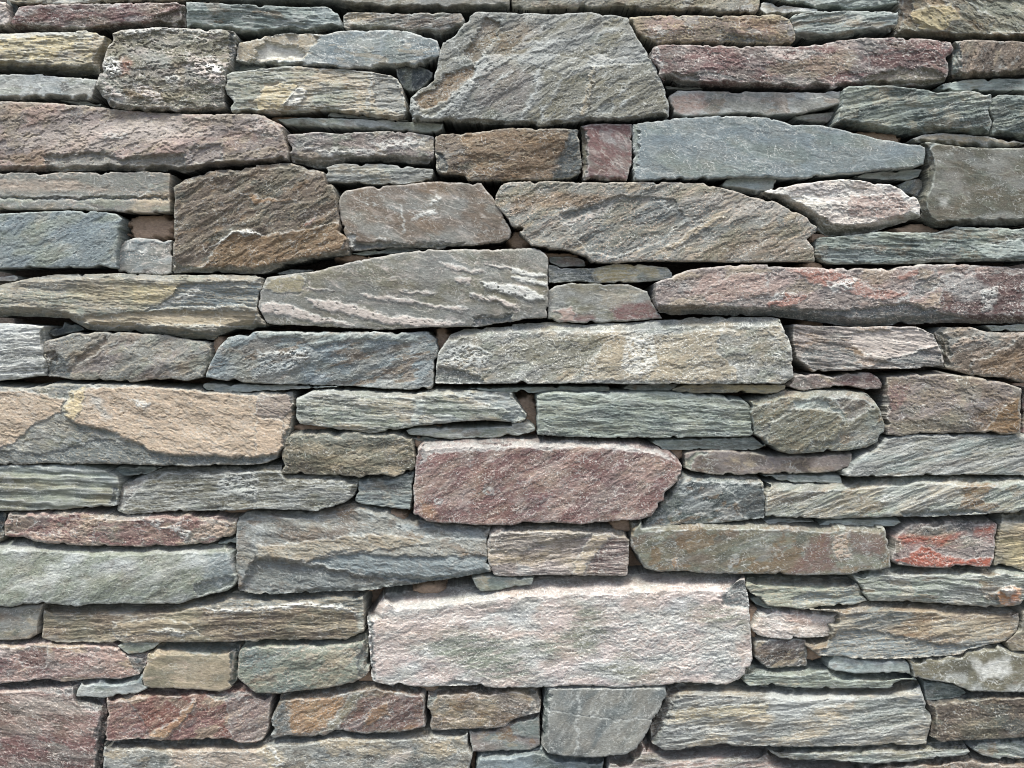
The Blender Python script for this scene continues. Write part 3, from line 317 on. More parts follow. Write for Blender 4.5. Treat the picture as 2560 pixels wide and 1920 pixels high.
PATCH = """
S4|blue|.7|-1|a1 480,60 700,90 740,200 400,215 520,130
S3|oliveD|.8|-6|a0 1310,150 1480,90 1600,60 1605,230 1280,240
S5|greyL|.6|-1|a0 -200,280 800,260 820,320 400,300 100,330 -200,370
S5|tan|.9|-1|a0 810,310 920,330 920,440 860,590 800,560
S5|olive|.85|-4|a0 -200,590 400,570 800,570 860,610 860,660 -200,660
S7|white|.7|2|a0 890,500 1050,510 1080,600 1020,640 890,620
S7|red|.5|0|a0 1050,500 1130,520 1120,640 1040,650
S7|white|.9|2|a0 1420,660 1550,655 1540,690 1450,715
S7|pinkL|.7|2|a0 1620,460 1950,540 1950,680 1800,700 1700,600 1650,580
S7|white|.6|2|a0 1280,240 1900,255 1900,300 1650,280 1350,270
S7|slate|.8|-6|a0 1980,270 2040,280 2040,450 1990,560
S7|rust|.5|0|a0 1050,780 1350,740 1400,840 1100,850
S8|grey|.8|-7|a0 400,1340 900,1315 1050,1370 1400,1340 1600,1330 1600,1490 400,1480
S8|mauve|.9|-2|a0 1660,1270 1900,1240 1920,1380 1800,1410 1650,1400
S8|pinkL|.4|0|a0 300,1150 1200,1050 1900,1150 1600,1200 900,1280 500,1330 200,1250
S8|pinkL|.5|1|a1 0,1020 200,1080 180,1200 0,1140
S8|rust|.5|0|a0 60,1350 380,1260 400,1420 150,1460
S10|tan|.8|-5|a0 2000,340 2212,340 a1 0,300 500,290 540,340 460,440 370,520 a0 2212,540 2000,530
S10|white|.6|-6|a1 0,420 100,370 300,400 420,420 380,500 0,520
S11|sage|.8|1|a0 1900,600 2212,600 a1 180,640 250,700 80,720 0,850 a0 2000,960 1900,900
S11|yellow|.6|3|a1 60,760 250,720 370,740 240,930 200,960 0,950 0,870
S11|white|.6|4|a1 370,770 440,790 420,850 320,920 240,900 290,820
S11|grey|.9|-2|a1 1010,640 1180,660 1290,850 1290,970 1100,960 1020,900
S13|rust|.7|-4|a1 1640,640 1900,560 1880,660 1780,720 1720,800 1620,870 1480,960 1390,930 1380,820 1520,780
S13|rust|.4|-4|a1 1900,560 2080,300 2120,200 2000,150 1800,450
S13|greyL|.7|3|a1 1340,850 1400,800 1390,950 1500,1010 1600,950 1700,870 1800,720 1900,650 1910,540 1960,480 2212,500 1900,700 1750,1000 1500,1050 1350,1030
S13|mauve|.5|0|a1 1950,600 2212,550 a2 180,650 100,950 a1 2212,980 1900,900
S13|tan|.8|2|a2 640,750 690,570 720,570 690,800 640,1000 590,1010 600,900
S13|greyL|.7|1|a2 0,480 300,470 700,530 1150,470 1200,520 700,580 450,640 0,500
S13|olive|.5|3|a2 700,580 1200,540 1350,850 1350,1020 640,1020 660,800
S13|slate|.6|-1|a2 760,910 860,890 870,980 740,990
S13|slate|.6|-1|a2 170,450 290,430 310,480 200,510
S15|grey|.8|-6|a1 280,1330 450,1370 620,1360 900,1350 1500,1360 1530,1400 1000,1420 600,1470 300,1400
S17|slate|.95|-5|a2 500,1120 590,1115 620,1500 500,1560 350,1560 410,1400 470,1250
S17|slate|.7|-5|a1 1560,1300 1640,1380 1650,1480 1560,1480
S17|rust|.5|0|a1 1750,1160 2212,1120 a2 480,1120 470,1300 300,1500 0,1550 a1 1900,1500
S18|olive|.8|-5|a2 580,1080 630,1090 650,1200 645,1500 610,1570 590,1300
S19|sage|.6|-3|a2 1040,1070 1090,1060 1100,1350 1060,1560 1040,1400
S20|tan|.6|0|a2 1010,150 1120,150 1160,300 1240,370 1150,340
S20|slate|.7|-3|a2 1800,350 1900,290 2020,310 2212,350 2212,390 1850,380
S20|rust|.5|0|a2 1850,160 a3 100,160 a3 180,340 a2 2100,250
S21|grey|.8|-6|a2 1290,670 1400,620 1600,650 1630,750 1400,745
S21|tan|.5|0|a3 380,500 700,420 780,500 700,620 400,680 0,640 0,560
S21|olive|.7|-5|a3 780,680 1150,590 1400,600 1540,640 1500,720 900,750
S21|maroonD|.6|-1|a3 850,480 1400,420 1500,480 1300,600 900,600
S23|pink|.8|0|a2 1360,830 1650,800 1700,900 1600,990 1390,970
S28|yellow|.65|1|a3 1230,100 1400,50 1600,40 1680,150 1500,260 1350,270 1240,180
S28|brown|.8|-3|a3 1130,-50 1250,-50 1250,80 1180,200 1100,300 1080,250 1130,100
S28|sage|.5|-2|a3 1700,0 2300,0 2300,280 1900,280 1950,150
S29|tealL|.8|-3|a3 1600,360 1660,355 1650,500 1655,610 1590,640 1590,500
S31|sage|.6|0|a3 650,800 720,780 900,900 700,1000 640,1000
S34|tan|.8|1|a3 1400,1160 1900,1180 2130,1220 2130,1250 1800,1215
S9|grey|.8|-1|a0 -200,1490 1300,1485 1310,1560 1280,1659 b0 1200,30 -200,30
S9|slateD|.9|-9|b0 -200,34 200,48 560,54 800,50 1450,50 1450,60 800,57 560,60 200,55 -200,40
S39|white|.9|1|b0 1200,500 1270,490 1280,540 1220,560
S39|blue|.8|1|b0 1080,420 1190,395 1490,420 1480,450 1250,440 1200,470
S9c|rust|.7|3|b0 1800,600 1850,500 1940,400 2000,330 2212,350 b1 60,380 400,330 700,260 790,400 700,550 0,650 b0 1700,660
S9c|white|.9|3|b0 1810,470 1890,440 1950,370 2010,320 2070,340 2160,320 2212,350 b1 60,370 0,365 b0 2100,370 2000,350 1900,450
S9c|rustL|.7|1|b0 2080,0 2212,30 b1 0,50 400,80 0,95 b0 2180,80
S9c|red|.6|1|b1 390,290 480,240 520,180 500,250 430,300
S9c|grey|.7|-6|b0 1500,580 1560,650 2212,665 b1 200,620 800,500 800,560 100,700 0,720 b0 1500,710
S40|white|.95|1|b1 1330,250 1480,150 1570,140 1560,180 1450,200
S40|white|.95|1|b1 1490,100 1560,20 1600,70 1520,100
S40|white|.95|1|b1 1245,110 1255,110 1282,340 1276,345
S40|greyL|.8|-3|b1 780,370 860,360 865,450 810,480
S40|slate|.8|-8|b1 860,435 1500,465 1800,440 1800,500 1200,500 800,530
S41|rust|.6|0|b2 0,40 450,0 950,30 880,80 600,130 200,130 0,200
S41|slate|.4|-3|b2 400,200 950,30 1400,60 1500,250 1300,420 900,560 650,520
S41|tan|.7|2|b2 1340,470 1560,330 1800,200 1830,220 1580,370 1400,500
S41|greyL|.5|1|b2 1300,60 1450,180 1600,290 1560,300 1420,200 1250,80
S41|pinkL|.4|0|b2 1500,40 1900,30 2212,80 b3 150,150 b2 1900,200 1800,120
S41|rust|.4|0|b2 1700,500 2212,350 b3 300,420 380,500 300,580 0,590 b2 1800,580
S42|pinkL|.9|2|b1 420,920 700,950 850,980 1100,1060 1500,1100 1800,1140 1500,1160 1100,1140 800,1060 500,990
S42|pinkL|.9|2|b1 30,960 250,960 450,1040 700,1110 850,1150 500,1120 200,1060 60,1050
S42|pinkL|.8|2|b1 890,870 1300,930 1600,990 1830,1000 1780,1040 1450,980 1000,920
S42|pinkL|.8|2|b1 1600,610 1800,650 1970,700 1900,700 1650,650
S42|pinkL|.9|2|b1 1980,620 2200,650 2212,670 2050,650
S42|white|.8|3|b1 1940,780 2150,800 2212,790 b2 0,800 150,830 280,900 280,930 120,930 0,880 b1 2120,860 2000,830
S42|pinkL|.9|3|b1 1860,880 2050,910 2212,960 b2 60,1010 20,1010 b1 2100,960 1900,910
S42|white|.8|2|b2 0,660 300,720 310,740 150,740 0,690
S42|white|.8|2|b2 0,720 310,780 310,820 200,800 0,750
S42|yellow|.35|1|b1 110,750 400,720 410,860 180,880 60,830
S42|pinkL|.8|2|b1 1230,840 1560,880 1500,890 1260,860
S42|pinkL|.8|2|b1 440,820 680,850 520,850
S42|pinkL|.8|2|b1 1710,760 1860,745 1850,780 1740,785
S42|slate|.9|-5|b1 1880,1090 2212,1060 b2 0,1120 b1 2212,1140 1880,1160
S43|yellow|.7|0|b0 1150,820 1550,780 1600,860 1300,960 1150,980
S43|yellow|.4|0|b0 600,860 1200,780 1150,960 800,950
S43|blue|.9|-3|b0 1530,790 2212,780 b1 80,800 0,1000 b0 2000,980 1500,1000 1250,1030 1500,900
S43|white|.7|1|b0 1250,1010 1550,900 1720,800 1730,880 1450,980
S43|tan|.8|-4|b0 620,1100 1100,1040 1700,1030 2212,1030 2180,1160 1500,1150 900,1160
S45|slate|.8|-5|b0 410,1480 520,1400 600,1540 600,1630 420,1590
S45|brownD|.8|-4|b0 380,1400 460,1380 520,1430 490,1480
S45|brown|.7|-4|b0 660,1420 930,1250 940,1290 830,1400 720,1470 650,1480
S46|greyL|.5|2|b1 0,1400 500,1350 400,1500 250,1560 0,1590
S46|tealL|.5|2|b1 0,1210 900,1220 1500,1220 1400,1290 800,1270 500,1330 350,1260 0,1250
S49|slate|.9|-3|b2 310,620 700,665 690,770 310,785
S49|yellow|.9|1|b2 700,690 900,660 1100,700 1080,770 760,785
S49|blue|.8|-1|b2 1250,660 1390,690 1380,745 1280,740
S50|maroon|.95|0|b2 850,1010 1000,960 1200,950 1300,1090 1200,1110 900,1110
S50|pink|.85|1|b2 330,1030 530,990 560,1130 440,1130 420,1060
S50|maroon|.8|0|b2 540,1070 700,1050 720,1110 640,1130 560,1130
S51|salmon|.6|1|b3 220,680 600,690 800,760 900,840 1200,860 1230,900 900,940 650,850 400,800
S51|salmon|.7|1|b3 0,960 150,880 330,890 340,940 200,990 0,1000
S51|salmon|.6|1|b3 1100,740 1200,680 1330,650 1290,740 1160,760
S51|pink|.8|1|b2 1650,880 1900,700 2212,700 2212,880 1900,950 1700,960
S51|white|.7|2|b3 600,800 780,760 700,830
S51|maroonD|.85|1|b3 1500,720 2200,700 2212,1140 1850,1130 1500,1020
S51|white|.6|2|b3 1850,850 2000,800 1950,1000 1850,1050
S51|slate|.8|-5|b3 0,1000 600,1020 1200,960 1500,1040 1700,1080 1300,1130 900,1170 400,1130 0,1070
S51|slate|.7|-4|b2 1450,1010 2212,1000 2212,1080 1450,1070
S51|slate|.6|-1|b3 1300,780 1450,680 1500,800 1350,900 1230,900
S52|tealL|.7|1|b3 1750,480 2212,400 2212,560 1900,580 1820,520
S52|blue|.6|0|b3 430,500 900,520 1100,560 900,620 500,610
S53|pink|.75|1|b3 690,30 1150,20 1250,160 1150,240 700,220
S53|olive|.85|-6|b3 -80,0 100,60 260,170 480,230 560,290 900,310 1200,250 1000,320 500,390 200,200
S35|tealL|.7|-1|a3 1380,1430 1400,1300 1480,1240 1420,1240 1375,1290
S55|slate|.3|-1|b2 0,1140 600,1160 1200,1130 2212,1100 b3 100,1150 b2 1900,1180 1200,1210 700,1200 0,1200
S55|tan|.6|1|b2 620,1540 740,1380 860,1250 1250,1230 1800,1190 1780,1400 1950,1530 1950,1630 600,1630
S55|olive|.6|0|b2 0,1280 820,1220 740,1330 720,1450 600,1550 0,1450
S55|greyL|.8|2|b1 1580,1400 1850,1300 2050,1400 2000,1500 1750,1520 1600,1500
S55|slate|.7|-5|b1 1560,1500 1800,1530 2000,1659 1560,1659
S55|tan|.4|1|b3 0,1200 140,1200 200,1400 100,1350
S56|pinkL|.7|-3|b3 720,1220 1280,1170 1430,1240 1480,1320 1250,1380 1100,1450 850,1400 720,1320
S56|slate|.7|-1|b3 320,1350 550,1290 720,1370 800,1500 500,1540 380,1540 300,1440
S56|slate|.6|-3|b3 1300,1380 1480,1330 1530,1520 850,1520 1050,1450
S57|brown|.9|3|b3 1760,1460 2000,1380 2212,1230 2400,1220 2400,1700 2212,1640 1760,1570
S57|peach|.6|2|b3 1600,1290 1880,1220 1870,1290 1600,1350
S57|oliveD|.8|-3|b3 1450,1210 1560,1250 1580,1400 1540,1500 1480,1350
S60|tan2|0.75|2|c0 -200,50 200,60 560,130 520,240 300,350 100,520 -200,580
S60|tan2|0.8|6|c0 560,230 620,80 900,20 1300,20 1740,60 2212,100 c1 60,80 300,90 320,250 200,590 0,640 c0 1800,620 1550,615 1330,600 1200,520 950,410 700,350 600,310
S60|yellow|.6|1|c0 540,230 600,60 740,20 735,110 710,220 640,320 590,300
S60|greyL|.6|0|c0 760,90 850,110 960,290 900,290 800,180
S60|slate|.7|-2|c0 -200,560 400,600 900,470 1200,540 1400,610 2212,640 c1 180,640 0,695 c0 1300,700 -200,700
S60|mauve|.7|2|c1 0,100 300,90 320,220 220,300 0,260
S60|tan2|0.7|2|c1 0,290 230,320 240,460 200,600 0,620
S61|blue|.6|0|c0 -200,700 700,695 1030,820 1010,900 800,780 0,760
S61|slate|.8|-4|c0 970,900 1030,890 1010,1050 960,1030
S63|greyL|.6|2|c0 1880,860 1950,780 2212,750 2212,1020 2050,960 1900,920
S63|mauve|.6|-2|c0 1040,880 1300,780 1200,900 1050,1090 1015,1050
S64|tealL|.7|1|c1 1370,130 1450,130 1440,230 1400,340 1340,330 1390,230
S64|blue|.7|-3|c1 1700,70 2212,90 c2 0,120 60,200 120,280 0,330 c1 2130,300 2180,230 1900,150
S64|grey|.4|0|c1 350,120 500,60 1600,60 1500,120 550,130
S67|yellow|.6|0|c2 1850,10 2212,10 c3 140,20 100,70 c2 1900,70
S69|tealL|.4|0|c1 260,440 800,420 1300,440 1200,480 700,500 300,470
S71|greyL|.6|-1|c1 1450,510 2212,500 c2 600,500 1250,560 1430,680 1250,600 900,560 600,540 300,570 100,540 c1 2212,560 1500,600 1420,700
S71|maroonD|.9|-3|c1 1920,500 2212,490 2212,540 1920,530
S71|mauve|.4|0|c2 600,1100 700,900 900,780 1000,900 750,1150
S72|tealL|.5|0|c2 250,110 400,80 1500,75 1560,130 1300,100 900,110 700,100 300,140
S74|sage|.85|-2|c2 1475,650 1600,580 1700,590 1570,650 1530,740 1480,710
S74|tan|.8|0|c2 1880,640 1950,650 1980,680 1920,670
S74|tan|.8|0|c2 2030,680 2100,690 2080,720 2030,700
S75|slate|.8|-3|c2 1800,850 1920,950 1960,1100 2050,1180 2180,1160 2190,1000 2160,860
S75|tealD|.5|-2|c2 1480,770 2100,810 2170,860 1700,840 1500,830 1340,1030 1330,980
S76|tealL|.7|-2|c3 240,150 450,130 530,160 500,210 650,220 650,360 620,260 400,210 250,210
S76|olive|.6|3|c3 0,350 240,220 520,210 650,300 640,420 560,500 400,490 300,590 100,580 0,520
S76|mauve|.5|-2|c3 530,100 850,90 940,200 700,320 650,220
S77|maroon|.7|0|c3 1020,0 1250,0 1150,200 1050,260
S77|rust|.8|1|c3 1850,420 2000,230 2180,100 2180,430 2000,440
S77|olive|.5|0|c3 1030,330 1700,250 1800,400 1300,430 1150,450
S77|pinkL|.7|-4|c3 1028,110 1050,120 1045,280 1027,270
S80|rust|.8|1|c3 1650,1080 1700,860 2000,860 1850,1000 2020,1060 1900,1100
S80|greyL|.4|0|c3 900,850 1650,820 1600,1050 1050,1100
S80|brown|.3|0|c3 0,960 700,880 500,1100 100,1130
S80|slate|.6|-5|c3 1150,1110 1700,1090 1900,1110 1500,1150 1150,1150
S82|peach|.85|1|c3 540,1440 600,1300 700,1280 690,1400 720,1500 600,1530
S82|maroon|.6|0|c3 380,1330 550,1280 540,1500 600,1600 400,1640 150,1640 300,1500
S82|maroon|.5|0|c3 700,1290 1000,1280 1000,1500 760,1450
S83|red|.95|1|c3 1080,1520 1200,1500 1320,1390 1500,1460 1700,1520 1950,1490 1920,1590 1300,1590
S83|red|.8|0|c3 1110,1310 1400,1320 1700,1290 1500,1390 1380,1370 1150,1380
S83|red|.8|0|c3 1770,1260 1980,1200 1960,1280 1800,1310
S83|slateD|.7|0|c3 1130,1280 1250,1200 1800,1200 1750,1270 1400,1310
S84|grey|.7|-2|c3 2000,1130 2400,1120 2400,1190 2000,1200
S85|peach|.85|1|c0 1700,1290 1750,1210 1900,1180 1960,1250 1920,1320 1720,1340 1630,1380
S85|white|.7|2|c0 1280,1170 1400,1180 1340,1260 1550,1200 1650,1300 1620,1380 1500,1250 1330,1250
S85|peach|.6|1|c0 600,1170 930,1160 800,1250 820,1330 780,1400 300,1350 220,1290 500,1300
S85|brown|.6|-2|c0 80,1120 280,1150 290,1210 200,1290 80,1280
S85|grey|.7|-3|c0 900,1130 1300,1130 1250,1180 900,1180
S87|blue|.85|-4|c1 450,1540 700,1480 900,1460 1200,1490 1990,1490 2030,1659 d1 1700,20 1400,60 c1 900,1640 700,1590
S87|tan|.5|2|c1 0,1400 300,1380 900,1300 1300,1320 1500,1380 1000,1440 700,1450 450,1540 0,1490
S87|blue|.5|-2|c1 1200,1230 1500,1210 1900,1240 2000,1340 1500,1330
S87|slate|.5|-9|c1 0,1500 500,1570 900,1650 d1 1700,20 1400,65 1000,120 500,140 0,160 d0 2070,120
S88|tan|.8|2|c2 520,1650 560,1500 700,1300 850,1300 750,1450 650,1560 600,1659
S88|maroonD|.7|0|c2 680,1530 850,1310 1000,1340 1000,1640 640,1640
S88|olive|.4|4|c1 2000,1330 2212,1240 c2 600,1240 720,1290 400,1340 100,1440 c1 2020,1440
S86|slate|.7|-3|d0 1670,60 2030,0 2020,80 1700,185
S86|blue|.8|0|c0 1780,1480 1990,1440 2030,1659 d0 1900,100 1780,20
S86|grey|.5|-1|c0 0,1390 1900,1400 1800,1450 0,1430
S91|slate|.8|-1|d1 0,165 700,120 930,150 900,290 700,260 400,220 0,270 d0 1900,290 1500,260
S91|white|.95|2|d0 1750,270 1900,290 2212,290 d1 0,270 400,230 640,240 850,280 880,330 720,290 400,260 0,300 d0 1950,320
S91|tan|.6|2|d0 980,400 1350,370 1600,400 1730,500 1500,490 1000,520
S91|white|.8|2|d0 1280,460 1500,460 1700,500 1550,510 1380,490
S91|tealL|.7|0|d1 890,300 935,200 935,480 880,490
S92|maroonD|.7|-1|d0 150,640 400,600 420,700 380,800 200,780
S92|slate|.8|-5|d0 1040,620 1200,670 1280,690 1220,840 1140,800 1130,720
S94|teal|.8|-3|d0 1300,620 1500,570 2060,580 2060,640 1680,680 1600,640
S94|tealD|.9|-5|d0 1990,640 2080,590 2060,900 1990,980 2000,800
S95|slate|.6|-5|d1 870,720 960,520 975,820 900,900
S97|slate|.6|-2|d0 -200,940 300,920 700,900 900,1060 850,1180 700,1150 650,1040 300,990 -200,960
S97|slateD|.85|-6|d0 835,1300 900,1180 930,1180 925,1400 890,1659 870,1850 830,1850
S97|maroonD|.4|0|d0 -200,1480 800,1450 820,1659 -200,1700
S99|rustL|.55|2|d0 1290,1380 1500,1250 1700,1050 1650,1180 1450,1390 1310,1410
S99|maroon|.7|-2|d0 920,1060 1130,1100 1250,1280 1280,1400 900,1420
S99|teal|.6|-1|d0 1800,1020 2212,1000 2000,1050 1950,1080 1850,1080
S99|mauve|.7|-1|d0 1960,1080 2212,1020 d1 130,1030 110,1300 60,1420 d0 2000,1420
S100|rustL|.55|1|d1 300,1060 780,1030 720,1180 560,1350 300,1370 280,1250
S100|slate|.8|0|d1 130,1200 250,1040 290,1250 290,1370 130,1390
S100|olive|.8|1|d1 600,1340 720,1180 820,1030 950,990 750,1260 680,1330
S100|maroon|.6|0|d1 900,1050 1440,1000 1460,1300 950,1360 690,1330
S100|rustL|.55|2|d1 930,1290 1000,1140 1130,1090 1150,1200 1000,1280
S101|teal|.8|-4|d1 1490,1030 1560,1010 1550,1080 1490,1150
S101|grey|.6|-2|d2 150,980 220,1000 240,1170 120,1200 180,1080
S102|teal|.8|1|d2 0,1270 220,1200 240,1400 150,1400 0,1370
S103|tealD|.85|-4|d2 270,970 330,970 320,1150 290,1350 255,1400
S103|slateD|.6|-1|d2 340,1158 500,1190 700,1208 900,1240 1220,1228 1220,1234 900,1248 700,1216 500,1198 340,1166
S104|brownD|.85|-14|d2 1190,1290 1330,1060 1330,940 1450,920 1500,950 1400,1100 1330,1250 1210,1420
S104|white|.6|1|d2 1330,1300 1900,1290 1910,1360 1600,1340 1400,1370
S104|greyL|.7|-1|d3 0,1010 700,1020 750,1060 600,1120 300,1150 280,1200 0,1190
S104|yellow|.4|1|d2 1400,1150 2212,1100 2212,1200 1400,1250
S104|teal|.5|-1|d3 760,1040 1330,1060 1400,1200 1000,1350 700,1300
S105|blue|.6|-1|d0 1480,1450 2212,1450 d1 400,1400 950,1370 400,1430 0,1460
S105|pinkL|.5|0|d1 1140,1560 1350,1480 1300,1600 1100,1659
S105|white|.95|1|d1 120,1470 160,1490 200,1590 225,1630 180,1645 130,1620 175,1600 140,1520
S109|teal|.5|0|d3 2050,1480 2300,1470 2300,1570 2100,1560
S112|white|.75|0|d3 1740,720 1800,700 1850,780 1950,720 2080,700 2090,850 1850,890 1800,800
S112|greyL|.6|0|d3 1540,840 1700,850 1720,920 1550,900
S112|greyL|.6|0|d3 2050,960 2212,920 2212,1000 2060,1000
S116|brown|.7|-2|d3 330,640 350,780 250,770
S118|blue|.85|-4|d3 480,640 600,480 900,460 1100,520 1420,580 1410,700 1100,715 700,710 450,690
S118|blue|.7|-4|d3 1420,580 1800,600 1600,690 1420,700
S118|tan|.5|0|d3 1400,400 2150,380 2100,500 1700,560 1420,480
S120|orange|.95|5|d3 1970,190 2000,110 2130,80 2200,150 2190,220 2080,270 2000,240
S120|white|.7|8|d3 2010,110 2120,90 2130,130 2060,180
S120|rust|.8|2|d3 1870,170 1980,130 1980,200 1880,190
S120|tan|.6|1|d3 1560,200 1700,210 1760,250 1640,260
S121|blue|.7|-2|d3 200,200 350,130 550,160 520,200 250,260
S121|brown|.6|-2|d3 0,20 700,20 780,90 400,70 0,60
S122|sage|.8|0|d2 600,250 750,280 800,500 700,700 300,700 100,600 500,500
S122|sage|.8|0|d1 1500,600 2000,550 2212,600 d2 100,780 d1 2100,880 1700,800
S122|oliveG|.8|0|d2 1550,250 1850,250 2030,300 2020,450 1700,420 1500,380
S122|slate|.9|-6|d2 1800,190 1850,120 2000,20 2040,150 2060,290 1990,280 1830,250
S122|slate|.8|-5|d1 960,350 1000,330 1010,500 1030,900 1000,920 980,600
S122|grey|.45|0|d1 1150,130 1900,90 2212,150 d2 400,180 700,200 1200,190 1000,120 500,100 0,110 d1 2212,130 1700,180 1200,180
S122|slate|.7|-4|d1 1640,930 1700,895 1930,940 1800,950
S122|greyL|.5|1|d2 700,450 1300,350 1900,500 2000,800 1500,850 900,600
S122|oliveG|.8|0|d2 600,280 760,300 820,520 650,640 350,600 560,420
S122|oliveG|.8|0|d2 700,780 1000,650 1250,880 900,900
S122|oliveG|.8|0|d1 1560,480 1780,470 2100,760 1900,820 1600,640
S13|greyL|.95|1|a2 210,600 240,600 225,740 130,950 90,1040 75,1040 120,930 205,740
S13|greyL|.95|1|a2 395,720 405,800 340,850 330,900 270,940 270,1030 255,1030 255,930 320,890 335,820 390,790 380,720
S13|greyL|.95|1|a2 60,380 180,360 300,370 420,320 180,400 30,430
S13|white|.7|1|a2 640,480 800,480 900,520 700,520
S11|greyL|.95|1|a1 985,640 1005,640 980,800 955,930 945,930 965,800
S10|tealD|.6|-1|a1 1230,470 1380,465 1380,475 1260,478
S7|white|.8|2|a0 1050,265 1330,240 1250,290 1080,300
S7|pinkL|.8|1|a0 920,760 1050,800 1100,850 900,820
S7|tan|.5|0|a0 1450,520 1600,560 1590,830 1540,830 1520,640
S8|white|.5|1|a0 900,1150 1100,1160 1050,1200 900,1190
S41|pinkL|.6|1|b2 650,190 800,170 870,90 930,30 860,120
S41|pinkL|.6|1|b2 400,280 700,190 780,190 500,290
S21|white|.5|1|a2 1250,400 1300,560 1240,560 1220,440
S21|pinkL|.6|1|a3 0,420 400,440 250,540 0,500
S15|white|.6|1|a1 420,1280 900,1290 1100,1320 600,1330
S15|white|.6|1|a1 1000,1240 1500,1180 1450,1260 1100,1290
S9|peach|.5|0|a0 0,1560 600,1560 900,1640 0,1650
S55|white|.6|1|b2 1000,1250 1200,1230 1250,1500 1100,1600 950,1500
S46|white|.6|1|b1 0,1380 450,1370 430,1420 300,1540 250,1560 350,1420
S60|white|.7|1|c0 1150,130 1300,160 1250,210 1180,190
S64|white|.6|1|c1 880,180 960,190 930,210 880,200
S71|greyL|.7|1|c1 1550,980 1620,1000 1590,1060 1540,1030
S71|greyL|.7|1|c1 1980,880 2050,930 2020,960 1970,920
S71|rustL|.5|0|c1 1400,1000 1560,1080 1560,1170 1460,1160
S80|white|.6|1|c3 900,980 1060,950 1000,1020
S82|greyL|.7|1|c2 1880,1500 1960,1450 1940,1560 1870,1600
S82|rustL|.7|1|c2 1370,1540 1420,1500 1430,1590 1380,1600
S88|greyL|.8|0|c2 40,1560 120,1580 180,1640 60,1640
S97|pinkL|.5|0|d0 0,960 600,1100 700,1200 200,1200
S105|peach|.5|0|d0 1480,1480 2212,1470 d1 0,1480 100,1659 d0 1500,1659
S91|brownD|.5|0|d0 1760,330 2212,340 d1 850,330 850,480 0,540 d0 1760,520
S112|greyL|.7|0|d3 1750,960 1850,930 1870,990 1780,990
S104|brown|.4|0|d2 1500,980 2212,980 2212,1080 1450,1080
S26|greyL|.4|0|a3 300,10 900,0 700,40 400,40
S35|white|.5|0|b3 1480,60 1560,50 1540,120 1490,110
S40|white|.95|1|b1 930,90 965,110 945,120
S40|white|.95|1|b1 1000,95 1050,125 1010,120
S40|white|.95|1|b1 1040,405 1120,398 1115,412 1060,415
S122|brown|.4|0|d1 1000,120 1900,60 2212,60 d2 600,0 2020,-10 2040,60 1700,110 1300,80 700,90 200,120 d1 1800,160 1150,200 980,320
S122|sage|.8|0|d1 1500,560 1900,480 2212,560 d2 100,650 200,900 d1 2000,860 1550,680
S122|pinkL|.5|0|d1 1050,250 2000,200 1900,400 1100,450
S51|white|.8|1|b3 500,780 760,740 720,830 560,850
S51|white|.8|1|b3 60,880 160,860 130,920 40,940
S51|white|.8|1|b3 1150,910 1230,870 1200,940 1120,950
S51|greyL|.5|0|b3 1500,700 1750,720 2000,900 1700,950 1500,850
S51|salmon|.6|0|b3 150,660 500,660 700,720 500,800 300,740
S7|pinkL|.9|2|a0 1580,560 1750,540 1950,600 1940,700 1850,740 1700,640
S7|white|.9|2|a0 1740,560 1900,560 1930,640 1800,620
S7|pinkL|.9|1|a0 1150,720 1300,740 1400,860 1330,880 1200,800
S7|white|.8|2|a0 880,560 1000,540 1050,640 940,640
S7|pinkL|.8|1|a0 860,700 1000,760 1100,880 950,860
S8|pinkL|.45|0|a0 700,1150 1100,1050 1700,1040 1500,1200
S97|brown|.45|0|d0 -200,1000 700,1100 800,1300 -200,1400
S120|red|.5|1|d3 2080,150 2180,140 2180,220 2100,240
S103|greyL|.6|1|d2 560,1040 590,1040 575,1200 570,1400 565,1540 550,1540 555,1300
S122|brown|.35|0|d1 1100,130 2212,40 d2 600,0 2000,-20 2000,40 1200,50 200,80 d1 1150,190
S13|greyL|.95|1|a2 0,430 130,311 260,250 136,333
S13|greyL|.95|1|a2 20,490 350,361 680,290 356,383
S13|greyL|.95|1|a2 400,720 550,591 700,520 556,613
S13|greyL|.95|1|a2 500,660 630,571 760,540 636,593
S13|greyL|.95|1|a2 870,880 935,791 1000,760 941,813
S13|greyL|.95|1|a2 920,940 990,856 1060,830 996,878
S13|greyL|.95|1|a2 1000,460 1090,451 1180,500 1096,473
S13|greyL|.95|1|a2 230,620 325,516 420,470 331,538
S13|greyL|.95|1|a2 -200,760 -100,661 0,620 -94,683
S13|greyL|.95|1|a2 700,330 800,256 900,240 806,278
S13|rust|.45|0|a2 -150,300 100,200 250,260 100,420 -150,520
S13|olive|.5|0|a2 250,560 650,380 620,700 580,1000 280,1000
S77|rust|.5|0|c3 1750,300 2180,60 2180,400 1800,420
S57|rust|.5|0|b3 1800,1450 2400,1300 2400,1650 1850,1580
"""
